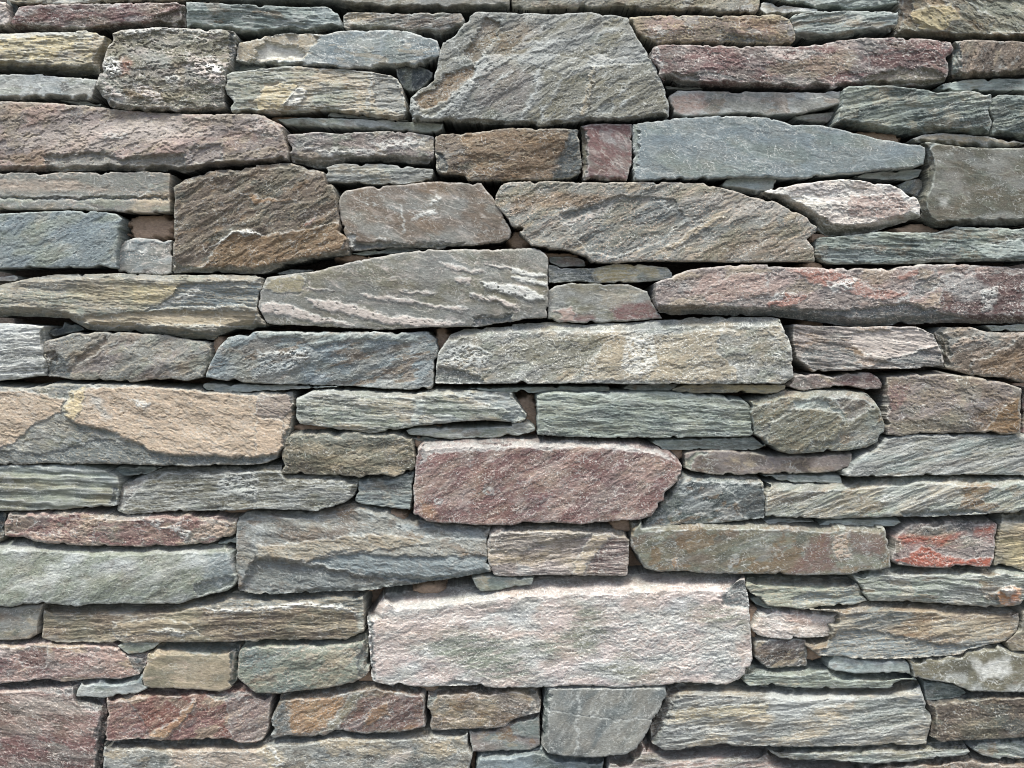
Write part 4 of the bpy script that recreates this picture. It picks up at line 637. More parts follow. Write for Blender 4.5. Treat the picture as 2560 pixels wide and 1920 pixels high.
# mortar that comes forward in the joints: centre x, y, radii (photograph pixels), face depth in mm
MORTAR = [(368, 563, 66, 36, -14), (1300, 595, 30, 28, -16), (975, 1295, 34, 16, -8), (1385, 640, 70, 14, -14), (2310, 568, 60, 14, -16),
  (1320, 1040, 30, 52, -24), (2190, 335, 80, 18, -18), (1045, 1108, 12, 16, -10), (1565, 1318, 36, 18, -12), (1085, 1075, 60, 12, -16),
  (770, 1070, 60, 10, -14), (536, 860, 16, 26, -10), (1100, 845, 22, 30, -20), (880, 640, 50, 10, -16), (725, 290, 60, 8, -14),
  (2080, 1482, 110, 12, -14), (2290, 92, 30, 10, -20), (1640, 1760, 20, 60, -20), (2040, 1640, 30, 20, -12), (2130, 1560, 60, 14, -12),
  (1890, 1560, 16, 40, -14), (1070, 1480, 40, 14, -16), (900, 1475, 40, 12, -16), (1690, 1135, 26, 20, -14), (600, 1280, 60, 8, -14),
  (920, 1700, 60, 14, -12), (1070, 1730, 24, 10, -12), (2040, 660, 30, 12, -14), (2060, 590, 30, 14, -16), (2050, 810, 30, 30, -26)]
# ------------------------------------------------------------------ colours (sRGB 0-255)
COL = dict(teal=(124,133,127), tealL=(166,174,166), tealD=(84,93,88), sage=(138,142,126), grey=(138,136,128),
  greyL=(182,182,176), olive=(126,120,100), oliveD=(94,90,76), tan=(176,158,130), yellow=(206,186,140), rust=(134,104,72),
  rustL=(176,136,98), brown=(122,107,93), brownD=(86,76,68), maroon=(124,92,88), maroonD=(90,64,62), pink=(170,142,130),
  pinkL=(210,194,182), red=(164,88,68), redB=(120,82,72), white=(234,230,220), slate=(102,108,107), slateD=(58,64,66),
  mauve=(136,124,118), pinkW=(206,186,176), peach=(198,172,150), salmon=(172,116,100), oliveG=(142,140,122), tan2=(190,164,138), orange=(212,146,92), blue=(128,137,138))
def lin(c):
    c = np.array(c, float); c = (c.mean() + (c - c.mean()) * SAT) / 255.0
    return np.where(c <= .04045, c / 12.92, ((c + .055) / 1.055) ** 2.4) * ALB * np.array([.95, 1.005, 1.02])
LC = {k: lin(v) for k, v in COL.items()}

# ------------------------------------------------------------------ noise
_rs = np.random.RandomState(7)
_P = _rs.permutation(4096).astype(np.int64)
_A = _rs.rand(4096) * 2 * np.pi
_GX, _GY = np.cos(_A), np.sin(_A)
def perlin(x, y, seed=0):
    x = np.asarray(x, float) + seed * 17.31; y = np.asarray(y, float) + seed * 9.73
    xi = np.floor(x).astype(np.int64); yi = np.floor(y).astype(np.int64)
    xf = x - xi; yf = y - yi
    u = xf * xf * xf * (xf * (xf * 6 - 15) + 10); v = yf * yf * yf * (yf * (yf * 6 - 15) + 10)
    def g(ix, iy, dx, dy):
        k = _P[(_P[(ix + seed * 131) & 4095] + iy) & 4095]
        return _GX[k] * dx + _GY[k] * dy
    a = g(xi, yi, xf, yf); b = g(xi + 1, yi, xf - 1, yf)
    c = g(xi, yi + 1, xf, yf - 1); d = g(xi + 1, yi + 1, xf - 1, yf - 1)
    return ((a + (b - a) * u) * (1 - v) + (c + (d - c) * u) * v) * 1.5
def fbm(x, y, seed=0, o=4, gain=.5):
    r = 0; a = 1.0; t = 0
    for i in range(o):
        r = r + a * perlin(x * 2.03 ** i, y * 2.03 ** i, seed + i * 3); t += a; a *= gain
    return r / t * 1.25
def ridge(x, y, seed=0, o=3):
    r = 0; a = 1.0; t = 0
    for i in range(o):
        r = r + a * (1 - 2 * np.abs(perlin(x * 2.1 ** i, y * 2.1 ** i, seed + i * 5))); t += a; a *= .5
    return r / t
def sst(a, b, x):
    t = np.clip((x - a) / (b - a), 0, 1); return t * t * (3 - 2 * t)
def terrace(t, sharp=.16):
    f = np.floor(t); r = t - f
    return f + sst(1 - sharp, 1, r), np.exp(-((r - (1 - sharp * .45)) / (sharp * .5)) ** 2)

# ------------------------------------------------------------------ outlines
def parse(txt):
    pts = []; ox = oy = 0
    for tok in txt.split():
        if ',' in tok:
            a, b = tok.split(','); pts.append((ox + float(a) / 3.45625, oy + float(b) / 3.45625))
        else:
            oy = 'abcd'.index(tok[0]) * 480; ox = int(tok[1]) * 640
    return np.array(pts)
def densify(p, step, jit=0, seed=0):
    out = []
    n = len(p)
    for i in range(n):
        a, b = p[i], p[(i + 1) % n]
        k = max(1, int(np.hypot(*(b - a)) / step))
        t = np.arange(k)[:, None] / k
        out.append(a + (b - a) * t)
    q = np.concatenate(out)
    if jit:
        for _ in range(3):                                   # soften the traced corners a little
            q = q * .5 + (np.roll(q, 1, 0) + np.roll(q, -1, 0)) * .25
        nrm = normals(q)
        j = fbm(q[:, 0] / 44, q[:, 1] / 36, seed, 4) * 2.8 + perlin(q[:, 0] / 8, q[:, 1] / 8, seed + 40) * .4
        chip = np.clip(perlin(q[:, 0] / 13, q[:, 1] / 10, seed + 41) - .5, 0, 1) * 7 + np.clip(perlin(q[:, 0] / 34, q[:, 1] / 30, seed + 42) - .35, 0, 1) * 14
        q = q + nrm * ((j + chip) * jit)[:, None]
    return q
def normals(q):                                               # inward for the orientation used, fixed later
    t = np.roll(q, -2, 0) - np.roll(q, 2, 0)
    n = np.stack([-t[:, 1], t[:, 0]], 1)
    n /= (np.hypot(n[:, 0], n[:, 1])[:, None] + 1e-9)
    area = .5 * np.sum(q[:, 0] * np.roll(q[:, 1], -1) - np.roll(q[:, 0], -1) * q[:, 1])
    return n if area > 0 else -n
def inside(X, Y, q):
    m = np.zeros(X.shape, bool)
    x1, y1 = q[:, 0], q[:, 1]; x2, y2 = np.roll(x1, -1), np.roll(y1, -1)
    for i in range(len(q)):
        if y1[i] == y2[i]: continue
        c = (y1[i] > Y) != (y2[i] > Y)
        if c.any():
            m[c] ^= (X[c] < (x2[i] - x1[i]) * (Y[c] - y1[i]) / (y2[i] - y1[i]) + x1[i])
    return m
def nearest(X, Y, q):
    n = len(X); idx = np.zeros(n, np.int64); dd = np.zeros(n)
    q2 = (q ** 2).sum(1)
    for s in range(0, n, 20000):
        e = min(n, s + 20000)
        p = np.stack([X[s:e], Y[s:e]], 1)
        d = q2[None] - 2 * p @ q.T
        k = d.argmin(1); idx[s:e] = k
        dd[s:e] = np.hypot(p[:, 0] - q[k, 0], p[:, 1] - q[k, 1])
    return idx, dd

# ------------------------------------------------------------------ materials (procedural)
def stone_material(name, scale, bump):
    m = bpy.data.materials.new(name); m.use_nodes = True; nt = m.node_tree; N = nt.nodes; L = nt.links
    b = N['Principled BSDF']; b.inputs['Roughness'].default_value = .72
    b.inputs['Specular IOR Level'].default_value = .35
    at = N.new('ShaderNodeAttribute'); at.attribute_name = 'tone'
    tc = N.new('ShaderNodeTexCoord'); mp = N.new('ShaderNodeMapping'); mp.inputs['Scale'].default_value = scale
    L.new(tc.outputs['Object'], mp.inputs[0])
    n1 = N.new('ShaderNodeTexNoise'); n1.inputs['Scale'].default_value = 1; n1.inputs['Detail'].default_value = 5; n1.inputs['Roughness'].default_value = .7
    L.new(mp.outputs[0], n1.inputs['Vector'])
    n2 = N.new('ShaderNodeTexNoise'); n2.inputs['Scale'].default_value = 2.6; n2.inputs['Detail'].default_value = 3
    L.new(mp.outputs[0], n2.inputs['Vector'])
    mr = N.new('ShaderNodeMapRange'); mr.inputs[1].default_value = .3; mr.inputs[2].default_value = .7
    mr.inputs[3].default_value = .72; mr.inputs[4].default_value = 1.28
    L.new(n1.outputs[0], mr.inputs[0])
    mul = N.new('ShaderNodeVectorMath'); mul.operation = 'SCALE'
    L.new(at.outputs['Color'], mul.inputs[0]); L.new(mr.outputs[0], mul.inputs['Scale'])
    # pale mineral flecks
    mr2 = N.new('ShaderNodeMapRange'); mr2.inputs[1].default_value = .62; mr2.inputs[2].default_value = .78
    mr2.inputs[3].default_value = 0; mr2.inputs[4].default_value = .45
    L.new(n2.outputs[0], mr2.inputs[0])
    mx = N.new('ShaderNodeMix'); mx.data_type = 'RGBA'; mx.inputs['B'].default_value = (.55, .53, .48, 1)
    L.new(mr2.outputs[0], mx.inputs['Factor']); L.new(mul.outputs[0], mx.inputs['A'])
    L.new(mx.outputs['Result'], b.inputs['Base Color'])
    r = N.new('ShaderNodeMapRange'); r.inputs[3].default_value = .85; r.inputs[4].default_value = .58
    L.new(n1.outputs[0], r.inputs[0]); L.new(r.outputs[0], b.inputs['Roughness'])
    bp = N.new('ShaderNodeBump'); bp.inputs['Strength'].default_value = bump; bp.inputs['Distance'].default_value = .0013
    L.new(n1.outputs[0], bp.inputs['Height']); L.new(bp.outputs[0], b.inputs['Normal'])
    return m
MATS = {'S': stone_material('layered_slate', (90, 90, 620), .75),
        'W': stone_material('ribbed_slate', (80, 80, 520), .7),
        'C': stone_material('cleft_slate', (210, 210, 430), .7),
        'R': stone_material('rough_stone', (200, 200, 460), .8),
        'F': stone_material('smooth_slate', (190, 190, 420), .5)}

# ------------------------------------------------------------------ one stone
G = 1.75
AMP = dict(S13=.8, S8=1.25, S7=1.8, S53=1.4, S38=.7, S35=.5, S94=.6, S18=.6, S74=.6, S40=.7, S42=.7, S5=1.2, S9c=1.15, S103=.6, S112=.6, S82=.7, S71=.8, S19=.75, S86=.7, S122=.9)
STN = dict(S19=.2, S72=.4, S71=.4, S35=.4, S94=.3, S122=.5, S38=.4, S40=.5, S42=.6, S53=.4, S103=.3, S74=.4, S86=.5)
FACT = dict(S=.085, W=.04, C=.09, R=.07, F=.04)
FAC = dict(S13=.02, S41=.02, S71=.02, S19=.02, S122=.02, S35=.01, S72=.04, S5=.03, S38=.02, S42=.03, S97=.03, S46=.12, S31=.12, S57=.14, S87=.12)
def relief(tex, ang, X, Y, sd):
    A = math.radians(ang)
    U = X * math.cos(A) - Y * math.sin(A); V = X * math.sin(A) + Y * math.cos(A)
    low = fbm(U / 260, V / 120, sd + 1, 3) * 2.2
    gr = fbm(U / 9, V / 4.6, sd + 2, 3, .75)
    if tex == 'S':
        Vw = V + fbm(U / 95, V / 45, sd + 3, 3) * 6
        a = ridge(U / 150, Vw / 13, sd + 4, 3); b = ridge(U / 44, Vw / 4.2, sd + 9, 3)
        t, e = terrace(fbm(U / 170, Vw / 26, sd + 12, 5, .6) * 3.6, .14)
        h = low + .7 * a + .55 * b + 1.05 * t + .2 * gr
        hf = .5 * a + .6 * b + .3 * gr; e = e * .7
    elif tex == 'W':
        Vw = V + fbm(U / 130, V / 90, sd + 3, 3) * 14
        a = np.sin(Vw / 4.6 + 1.5 * perlin(U / 200, V / 12, sd + 8)) * (.7 + .6 * perlin(U / 60, V / 9, sd + 7)) ; b = ridge(U / 80, Vw / 5, sd + 9, 2)
        h = low + 2.1 * a + .45 * b + .3 * gr; hf = .7 * a + .5 * b; e = 0 * a
    elif tex == 'C':
        Vw = V + fbm(U / 60, V / 60, sd + 3, 4) * 10
        t, e = terrace(fbm(U / 210, Vw / 60, sd + 4, 6, .6) * 5.0, .08)
        t2, e2 = terrace(fbm(U / 80, Vw / 24, sd + 14, 5, .6) * 2.6, .12)
        h = low + .95 * t + .42 * t2 + .3 * gr; hf = .55 * gr + .25 * e2; e = np.maximum(e, .4 * e2)
    elif tex == 'R':
        Vw = V + fbm(U / 50, V / 50, sd + 3, 3) * 8
        a = fbm(U / 85, Vw / 36, sd + 4, 4); b = ridge(U / 30, Vw / 12, sd + 9, 3)
        t, e = terrace(fbm(U / 120, Vw / 50, sd + 12, 5, .62) * 3.2, .1)
        h = low + .8 * a + .35 * b + 1.0 * t + .55 * gr; hf = .45 * b + .7 * gr; e = e * .7
    else:
        Vw = V + fbm(U / 70, V / 70, sd + 3, 3) * 12
        t, e = terrace(fbm(U / 260, Vw / 110, sd + 12, 5, .55) * 2.2, .07)
        b = ridge(U / 26, Vw / 9, sd + 9, 2)
        h = low * .55 + .6 * t + .14 * b + .2 * gr; hf = .35 * b + .4 * gr; e = e * .55
    return h, hf, e, U, V, Vw
def make_stone(sid, name, tex, ang, cols, sp, ch, dep, poly, patches, seed):
    q = densify(poly, 1.4, 1.0 if min(np.ptp(poly[:, 0]), np.ptp(poly[:, 1])) > 14 else .55, seed)
    nin = normals(q)
    x0, y0 = q.min(0) - G; x1, y1 = q.max(0) + G
    nx = int((x1 - x0) / G) + 2; ny = int((y1 - y0) / G) + 2
    gx, gy = np.meshgrid(x0 + np.arange(nx) * G, y0 + np.arange(ny) * G)
    ins = inside(gx, gy, q)
    cell = ins[:-1, :-1] | ins[1:, :-1] | ins[:-1, 1:] | ins[1:, 1:]
    vid = np.arange(nx * ny).reshape(ny, nx)
    a = vid[:-1, :-1][cell]; b = vid[:-1, 1:][cell]; c = vid[1:, 1:][cell]; d = vid[1:, :-1][cell]
    used = np.unique(np.concatenate([a, b, c, d]))
    remap = np.full(nx * ny, -1, np.int64); remap[used] = np.arange(len(used))
    X = gx.ravel()[used].copy(); Y = gy.ravel()[used].copy(); I = ins.ravel()[used]
    # image y runs down, so a-d-c-b is counter-clockwise seen from the camera
    F = np.stack([remap[a], remap[d], remap[c], remap[b]], 1)
    k, dist = nearest(X, Y, q)
    X[~I] = q[k[~I], 0]; Y[~I] = q[k[~I], 1]; dist = np.where(I, dist, 0)
    h, hf, e, U, V, Vw = relief(tex, ang, X, Y, seed)
    small = np.clip(min(np.ptp(q[:, 1]), np.ptp(q[:, 0])) / 60, .25, 1)
    h = h * small * AMP.get(sid, 1.0)
    # split facets: a few planes that meet in sharp arrises
    rg_ = np.random.RandomState(seed); cx, cy = q.mean(0); wx_, wy_ = np.ptp(q[:, 0]), np.ptp(q[:, 1])
    fxw = X + fbm(X / 45, Y / 30, seed + 5, 4) * 14; fyw = Y + fbm(X / 45, Y / 30, seed + 6, 4) * 9
    fac = np.full(len(X), 1e9)
    for _ in range(2 + seed % 2):
        th = rg_.rand() * 6.283; sl = FAC.get(sid, FACT[tex]) * (.4 + rg_.rand())
        fac = np.minimum(fac, ((fxw - cx - (rg_.rand() - .5) * wx_ * .5) * math.cos(th) * .45 + (fyw - cy - (rg_.rand() - .5) * wy_ * .5) * math.sin(th)) * sl)
    fac -= np.median(fac)
    if seed % 3 == 0: fac = -fac
    h = h + np.clip(fac, -7, 6)
    # colour
    c1, c2, c3 = [LC[n] for n in cols]
    def mix(col, t, m): return col + (t - col) * np.asarray(m)[:, None]
    col = np.repeat(c1[None], len(X), 0)
    m = sst(-.15, .45, fbm(U / 130, Vw / 55, seed + 20, 4))
    col = mix(col, c2, m * .85)
    m = sst(.15, .6, fbm(U / 60, Vw / 22, seed + 24, 4))
    col = mix(col, c3, m * .35)
    rc = np.random.RandomState(seed + 3)
    for z in range(4):                                               # weather stains with hard edges
        sc = LC[['brown', 'grey', 'olive', 'tan', 'tealD', 'brownD', 'sage', 'greyL', 'rust', 'slate'][rc.randint(10)]]
        f = fbm(U / (60 + 90 * rc.rand()), V / (26 + 40 * rc.rand()), seed + 200 + z * 9, 5, .58)
        th0 = .12 + .2 * rc.rand()
        col = mix(col, sc, sst(th0, th0 + .09, f) * STN.get(sid, 1.0) * (.26 + .34 * rc.rand()))
    col = col * (1 + .34 * fbm(U / 40, Vw / 12, seed + 28, 5, .65))[:, None]
    tint = fbm(X / 110, Y / 70, seed + 60, 3)[:, None]                # warm / cool drift inside a stone
    col = col * (1 + tint * np.array([[.06, .01, -.06]]))
    # patches and flakes
    pe = np.zeros(len(X))
    for pc, pm, dh, pp in patches:
        pq = densify(pp, 2.0)
        wx = X + fbm(X / 30, Y / 20, seed + 70, 5, .62) * 13; wy = Y + fbm(X / 30, Y / 20, seed + 80, 5, .62) * 9
        bb = (wx > pq[:, 0].min() - 30) & (wx < pq[:, 0].max() + 30) & (wy > pq[:, 1].min() - 30) & (wy < pq[:, 1].max() + 30)
        if not bb.any(): continue
        _, dd = nearest(wx[bb], wy[bb], pq)
        sgn = np.where(inside(wx[bb], wy[bb], pq), dd, -dd)
        soft = (24.0 if (pm < .5 and len(pp) < 9) or sid == 'S122' else 9.0) if dh == 0 else 3.6
        mk = np.zeros(len(X)); mk[bb] = sst(-soft, soft, sgn)
        brk = .95 + .55 * fbm(U / 16, Vw / 7, seed + 90, 3)
        if sid == 'S122' and dh == 0: brk = brk * (.35 + .9 * sst(-.25, .3, fbm(U / 70, V / 13, seed + 92, 4, .65)))
        if pc in ('white', 'pinkL', 'peach', 'greyL') and 1 <= dh <= 3:          # crusts are broken up
            mk = mk * sst(-.55 if sid in ('S42', 'S13') else -.22, -.2 if sid in ('S42', 'S13') else .06, fbm(U / 15, V / 8, seed + 91, 4, .7) + .04)
        col = mix(col, LC[pc] * 1.0, np.clip(mk * pm * brk, 0, 1))
        mh = np.zeros(len(X)); mh[bb] = sst(-2.2, 2.2, sgn) if abs(dh) < 4 else sst(-abs(dh) * .8, abs(dh) * .8, sgn)
        if pc in ('white', 'pinkL', 'peach', 'greyL') and 1 <= dh <= 3: mh = mk * .8
        h = h + dh * mh
        if dh:
            ln = np.zeros(len(X)); ln[bb] = np.exp(-(sgn / 2.4) ** 2)
            pe = np.maximum(pe, ln * np.clip(.55 + .9 * perlin(X / 13, Y / 13, seed + 95), 0, 1))
    # worn ridges, flake edges, veins, flecks
    col = mix(col, c3 * 1.05, np.clip(sst(.3, 1.0, hf) * .5, 0, 1))
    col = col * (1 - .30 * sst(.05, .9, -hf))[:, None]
    col = mix(col, c3 * 1.12, np.clip(e * .85 * (.6 + .8 * perlin(X / 18, Y / 18, seed + 33)), 0, 1))
    col = mix(col, LC['greyL'] * 1.1, np.clip(pe * .6, 0, 1))
    vn = np.abs(fbm(U / 95, V / 42, seed + 44, 5, .6)); vm = np.exp(-(vn / .022) ** 2) * sst(.0, .5, perlin(X / 120, Y / 120, seed + 47) + .1)
    col = mix(col, LC['greyL'] * 1.1, vm * (.9 if sid == 'S13' else .5))
    fk = perlin(X / 3.6, Y / 3.1, seed + 50) + .5 * perlin(X / 7.5, Y / 5.5, seed + 51)
    fm = sst(.42, .78, fk + .55 * fbm(X / 60, Y / 40, seed + 52, 3) - .12) * sp
    col = mix(col, c3 * 1.15, np.clip(fm * .75, 0, 1))
    wsp = np.exp(-(perlin(U / 17, Vw / 10, seed + 57) / .045) ** 2) * sst(.0, .45, perlin(X / 42, Y / 26, seed + 58) + .5 * perlin(X / 11, Y / 9, seed + 59))
    col = mix(col, LC['white'], np.clip(wsp * (.22 + .6 * sp), 0, 1))
    dk = sst(.5, .9, perlin(U / 9, V / 3.2, seed + 55) + .3 * perlin(U / 30, V / 9, seed + 56))
    col = col * (1 - .38 * dk)[:, None]
    # edges: bevels per side
    kw = np.ones(21) / 21
    ns = np.stack([np.convolve(np.concatenate([nin[-10:, i], nin[:, i], nin[:10, i]]), kw, 'valid') for i in (0, 1)], 1)
    ns /= np.hypot(ns[:, 0], ns[:, 1])[:, None] + 1e-6
    qs = np.stack([np.convolve(np.concatenate([q[-20:, i], q[:, i], q[:20, i]]), np.ones(41) / 41, 'valid') for i in (0, 1)], 1)
    ks, ds = nearest(X, Y, qs)
    ds = np.where(inside(X, Y, qs), ds, 0)
    bs = max(float(v) for v in ch) > 7
    nn = ns[ks] if bs else ns[k]                                       # points inwards, image axes
    wt, wr, wb, wl = [float(v) for v in ch]
    yc = q[:, 1].mean(); wt *= 1 + .35 * float(np.clip((yc - 900) / 300, 0, 1))
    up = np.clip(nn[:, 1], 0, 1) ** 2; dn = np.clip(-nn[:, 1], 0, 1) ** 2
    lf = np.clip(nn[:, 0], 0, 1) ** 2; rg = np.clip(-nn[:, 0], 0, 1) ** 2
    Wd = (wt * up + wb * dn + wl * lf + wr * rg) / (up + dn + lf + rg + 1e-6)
    Wd = np.maximum(Wd * (1 + (.55 - .37 * sst(12, 26, Wd)) * fbm(X / 38, Y / 38, seed + 61, 3)), 1.5)
    kt = 1.15 + .75 * np.clip((yc - 900) / 900, -.4, 1); kb = 1.15 + .8 * np.clip((1000 - yc) / 900, -.4, 1)
    K = kt * up + kb * dn + 1.3 * (lf + rg)
    big = sst(7, 12, Wd)
    if bs: dist = dist * (1 - big) + ds * big
    tt = np.clip(1 - dist / Wd, 0, 1)
    prof = tt * big + tt ** 3 * .6 * (1 - big)
    drop = np.minimum(Wd * .625 * K, 24 + .3 * Wd) * prof
    h = h * (1 - .6 * sst(.0, .35, tt) * sst(16, 30, Wd))
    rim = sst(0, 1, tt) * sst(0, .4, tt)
    col = mix(col, LC['tealD'] * .9, np.clip(rim * big * dn * .5, 0, 1))  # bottom bevels: broken-stone tone, with underside shade painted into the colour
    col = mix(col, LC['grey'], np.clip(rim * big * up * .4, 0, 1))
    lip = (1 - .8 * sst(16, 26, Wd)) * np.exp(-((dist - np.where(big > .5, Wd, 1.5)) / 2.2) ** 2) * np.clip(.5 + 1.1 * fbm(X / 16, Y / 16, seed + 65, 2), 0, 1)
    col = mix(col, (c3 + LC['greyL']) * .55, lip * .7)  # pale lip: chipped edge, plus an edge highlight painted in
    h = h * (1 - .5 * tt * big)
    P = dep * 1.35 + h - drop                                # millimetres towards the camera
    yw = -P * .001
    # skirt rings running back into the wall
    E = np.concatenate([F[:, [0, 1]], F[:, [1, 2]], F[:, [2, 3]], F[:, [3, 0]]])
    N0 = len(X); code = E[:, 0] * N0 + E[:, 1]; rev = E[:, 1] * N0 + E[:, 0]
    B = E[~np.isin(code, rev)]
    bv = np.unique(B); bm = np.full(N0, -1, np.int64); bm[bv] = np.arange(len(bv))
    per = (D + yw) / D
    vx = (X - 1280) * S * per; vz = CZ - (Y - 960) * S * per
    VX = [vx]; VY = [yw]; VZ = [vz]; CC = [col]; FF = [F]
    pn = nn[bv]; prev = bv; thick = min(np.ptp(q[:, 1]), np.ptp(q[:, 0])) * .625
    full = 110 if name == 'wall_stone' else 60
    for i, dm in enumerate((1.5, 5, 11, 20, 34, full)):
        lam = perlin(X[bv] / 30 + dm * .3, Y[bv] / 5.0 + dm * .23, seed + 66) * 1.2 * np.abs(pn[:, 0]) + perlin(X[bv] / 34, Y[bv] / 34 + dm * .1, seed + 67) * .9
        tp = np.clip(pn[:, 1], 0, 1) * float(np.clip((yc - 850) / 300, 0, 1))
        grow = (-.04 - .26 * tp + .16 * np.clip(-pn[:, 1], 0, 1) * float(np.clip((1250 - yc) / 500, 0, 1))) * dm
        inn = np.clip(grow + lam * min(1, dm / 4), -min(9, thick * .5), thick * .3) * .001
        VX.append(vx[bv] + pn[:, 0] * inn); VZ.append(vz[bv] - pn[:, 1] * inn); VY.append(yw[bv] + dm * .001)
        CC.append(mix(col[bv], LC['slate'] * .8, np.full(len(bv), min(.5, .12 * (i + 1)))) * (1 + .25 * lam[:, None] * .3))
        base = N0 + i * len(bv); new = base + np.arange(len(bv))
        pa = prev[bm[B[:, 0]]]; pb = prev[bm[B[:, 1]]]; na = new[bm[B[:, 0]]]; nb = new[bm[B[:, 1]]]
        FF.append(np.stack([pb, pa, na, nb], 1)); prev = new
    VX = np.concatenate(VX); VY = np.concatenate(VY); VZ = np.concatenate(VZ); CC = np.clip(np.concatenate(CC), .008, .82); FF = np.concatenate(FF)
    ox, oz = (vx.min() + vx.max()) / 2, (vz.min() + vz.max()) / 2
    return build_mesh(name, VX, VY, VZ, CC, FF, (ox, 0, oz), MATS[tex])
def build_mesh(name, VX, VY, VZ, CC, FF, origin, mat):
    me = bpy.data.meshes.new(name)
    co = np.stack([VX - origin[0], VY - origin[1], VZ - origin[2]], 1).astype(np.float32)
    me.vertices.add(len(co)); me.vertices.foreach_set('co', co.ravel())
    me.loops.add(FF.size); me.loops.foreach_set('vertex_index', FF.ravel().astype(np.int32))
    me.polygons.add(len(FF)); me.polygons.foreach_set('loop_start', (np.arange(len(FF)) * 4).astype(np.int32))
    me.update(calc_edges=True)
    me.polygons.foreach_set('use_smooth', np.ones(len(FF), bool))
    at = me.color_attributes.new('tone', 'FLOAT_COLOR', 'POINT')
    at.data.foreach_set('color', np.concatenate([CC, np.ones((len(CC), 1))], 1).astype(np.float32).ravel())
    me.materials.append(mat); me.update()
    o = bpy.data.objects.new(name, me); o.location = origin; C.objects.link(o)
    return o

# ------------------------------------------------------------------ build
POLY = dict(l.split('|') for l in ROWS.strip().splitlines())
PT = {}
for l in PATCH.strip().splitlines():
    i, c_, m_, dh_, p_ = l.split('|')
    PT.setdefault(i, []).append((c_, float(m_), float(dh_), parse(p_)))
for n, l in enumerate(SPEC.strip().splitlines()):
    i, kind, tex, ang, cols, sp, ch, dep, label = l.split('|')
    name = 'wall_stone' if kind == 'w' else 'stone_sliver'
    o = make_stone(i, name, tex, float(ang), cols.split(','), float(sp), ch.split(','), float(dep), parse(POLY[i]), PT.get(i, []), 100 + n * 7)
    o['label'] = label
    o['category'] = 'stone' if kind == 'w' else 'stone sliver'
    o['group'] = 'coursed stones of the dry wall' if kind == 'w' else 'thin slivers pinned between the stones'

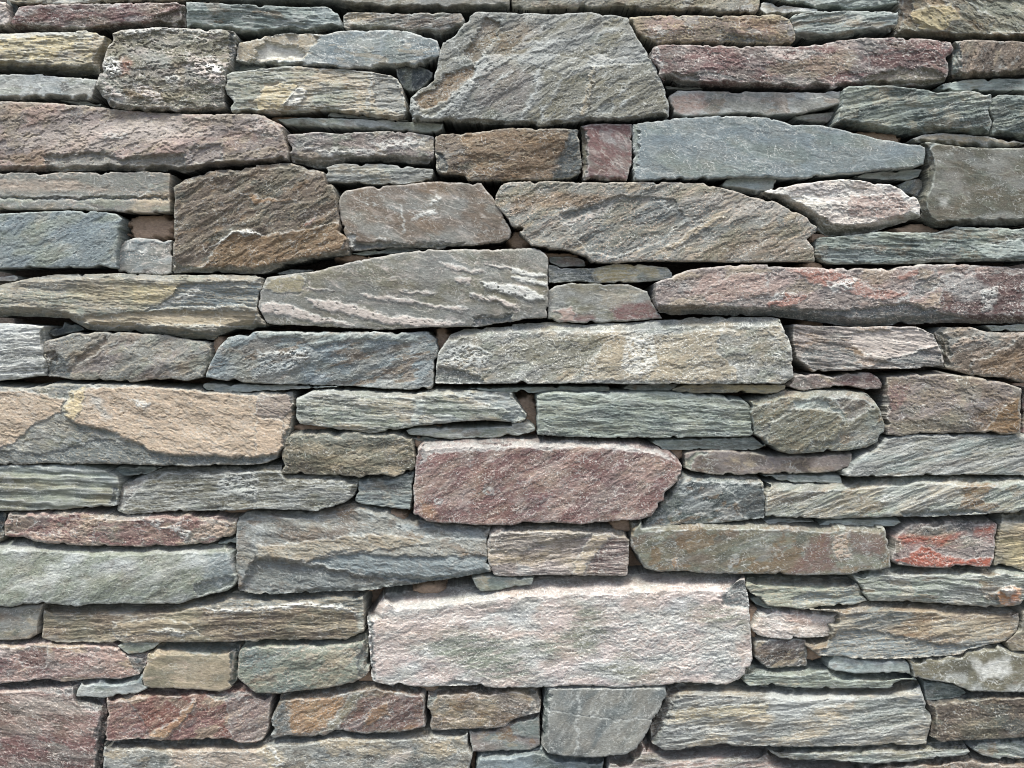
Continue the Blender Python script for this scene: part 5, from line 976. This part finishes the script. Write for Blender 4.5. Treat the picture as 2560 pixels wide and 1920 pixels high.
# mortar core seen in the deepest joints
def mortar():
    g = 5.0
    xs = np.arange(-90, 2660, g); ys = np.arange(-70, 2000, g)
    X, Y = np.meshgrid(xs, ys); X = X.ravel(); Y = Y.ravel()
    base = -80 + 28 * sst(650, 1250, Y)
    dep = base + 4 * fbm(X / 60, Y / 40, 901, 4) + 1.5 * perlin(X / 9, Y / 9, 905)
    near = np.zeros(len(X))
    for cx, cy, rx, ry, lv in MORTAR:
        r = ((X - cx) / rx) ** 2 + ((Y - cy) / ry) ** 2
        m = sst(2.2, .6, r + .9 * fbm(X / 22, Y / 14, 911, 4))
        dep = np.maximum(dep, base + (lv - base + 1.3 * fbm(X / 14, Y / 10, 915, 4)) * m); near = np.maximum(near, m)
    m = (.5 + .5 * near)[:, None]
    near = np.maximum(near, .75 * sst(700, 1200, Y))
    col = lin((82, 72, 66))[None] * (1 - near[:, None]) + lin((176, 146, 122))[None] * near[:, None]  # mortar deep in the gaps darkened: shade put into its colour
    col = col * (1 + .25 * fbm(X / 20, Y / 20, 920, 4) + .15 * perlin(X / 6, Y / 6, 930))[:, None]
    nx, ny = len(xs), len(ys); vid = np.arange(nx * ny).reshape(ny, nx)
    F = np.stack([vid[:-1, :-1].ravel(), vid[1:, :-1].ravel(), vid[1:, 1:].ravel(), vid[:-1, 1:].ravel()], 1)
    vx = (X - 1280) * S; vz = CZ - (Y - 960) * S; vy = -dep * .001
    # close the body behind
    N0 = len(X)
    ring = np.concatenate([vid[0, :], vid[1:, -1], vid[-1, -2::-1], vid[-2:0:-1, 0]])
    bk = N0 + np.arange(len(ring)); nxt = np.roll(ring, -1); bn = np.roll(bk, -1)
    F2 = np.stack([ring, nxt, bn, bk], 1)
    VX = np.concatenate([vx, vx[ring]]); VZ = np.concatenate([vz, vz[ring]]); VY = np.concatenate([vy, np.full(len(ring), .3)])
    CC = np.concatenate([col, col[ring]])
    c = [bk[0], bk[nx - 1], bk[nx + ny - 2], bk[2 * nx + ny - 3]]
    FF = np.concatenate([F, F2, np.array([c])])
    # the rest of the wall's core, beyond and below the part laid in stone
    bx = np.array([(sx, sy, sz) for sx in (-2.3, 2.3) for sy in (.084, .32) for sz in (.002, 2.5)])
    k = len(VX); FF = np.concatenate([FF, k + np.array([(0, 4, 5, 1), (2, 3, 7, 6), (0, 1, 3, 2), (4, 6, 7, 5), (1, 5, 7, 3), (0, 2, 6, 4)])])
    VX = np.concatenate([VX, bx[:, 0]]); VY = np.concatenate([VY, bx[:, 1]]); VZ = np.concatenate([VZ, bx[:, 2]]); CC = np.concatenate([CC, np.repeat(lin((150, 128, 112))[None], 8, 0)])
    o = build_mesh('mortar_core', VX, VY, VZ, np.clip(CC, .01, .8), FF, (0, 0, CZ), MATS['R'])
    o['label'] = 'pinkish brown mortar showing in the joints and hollows behind the stones'; o['category'] = 'mortar'
mortar()

# ground in front of the wall (below the picture)
def ground():
    m = bpy.data.materials.new('gravel_ground'); m.use_nodes = True; N = m.node_tree.nodes; L = m.node_tree.links
    b = N['Principled BSDF']; b.inputs['Roughness'].default_value = .9
    n = N.new('ShaderNodeTexNoise'); n.inputs['Scale'].default_value = 60; n.inputs['Detail'].default_value = 6
    r = N.new('ShaderNodeValToRGB'); r.color_ramp.elements[0].color = (.05, .048, .043, 1); r.color_ramp.elements[1].color = (.17, .16, .145, 1)
    L.new(n.outputs[0], r.inputs[0]); L.new(r.outputs[0], b.inputs['Base Color'])
    me = bpy.data.meshes.new('ground')
    me.from_pydata([(-60, -60, 0), (60, -60, 0), (60, 60, 0), (-60, 60, 0)], [], [(0, 1, 2, 3)]); me.materials.append(m)
    o = bpy.data.objects.new('ground', me); C.objects.link(o); o['kind'] = 'structure'
ground()
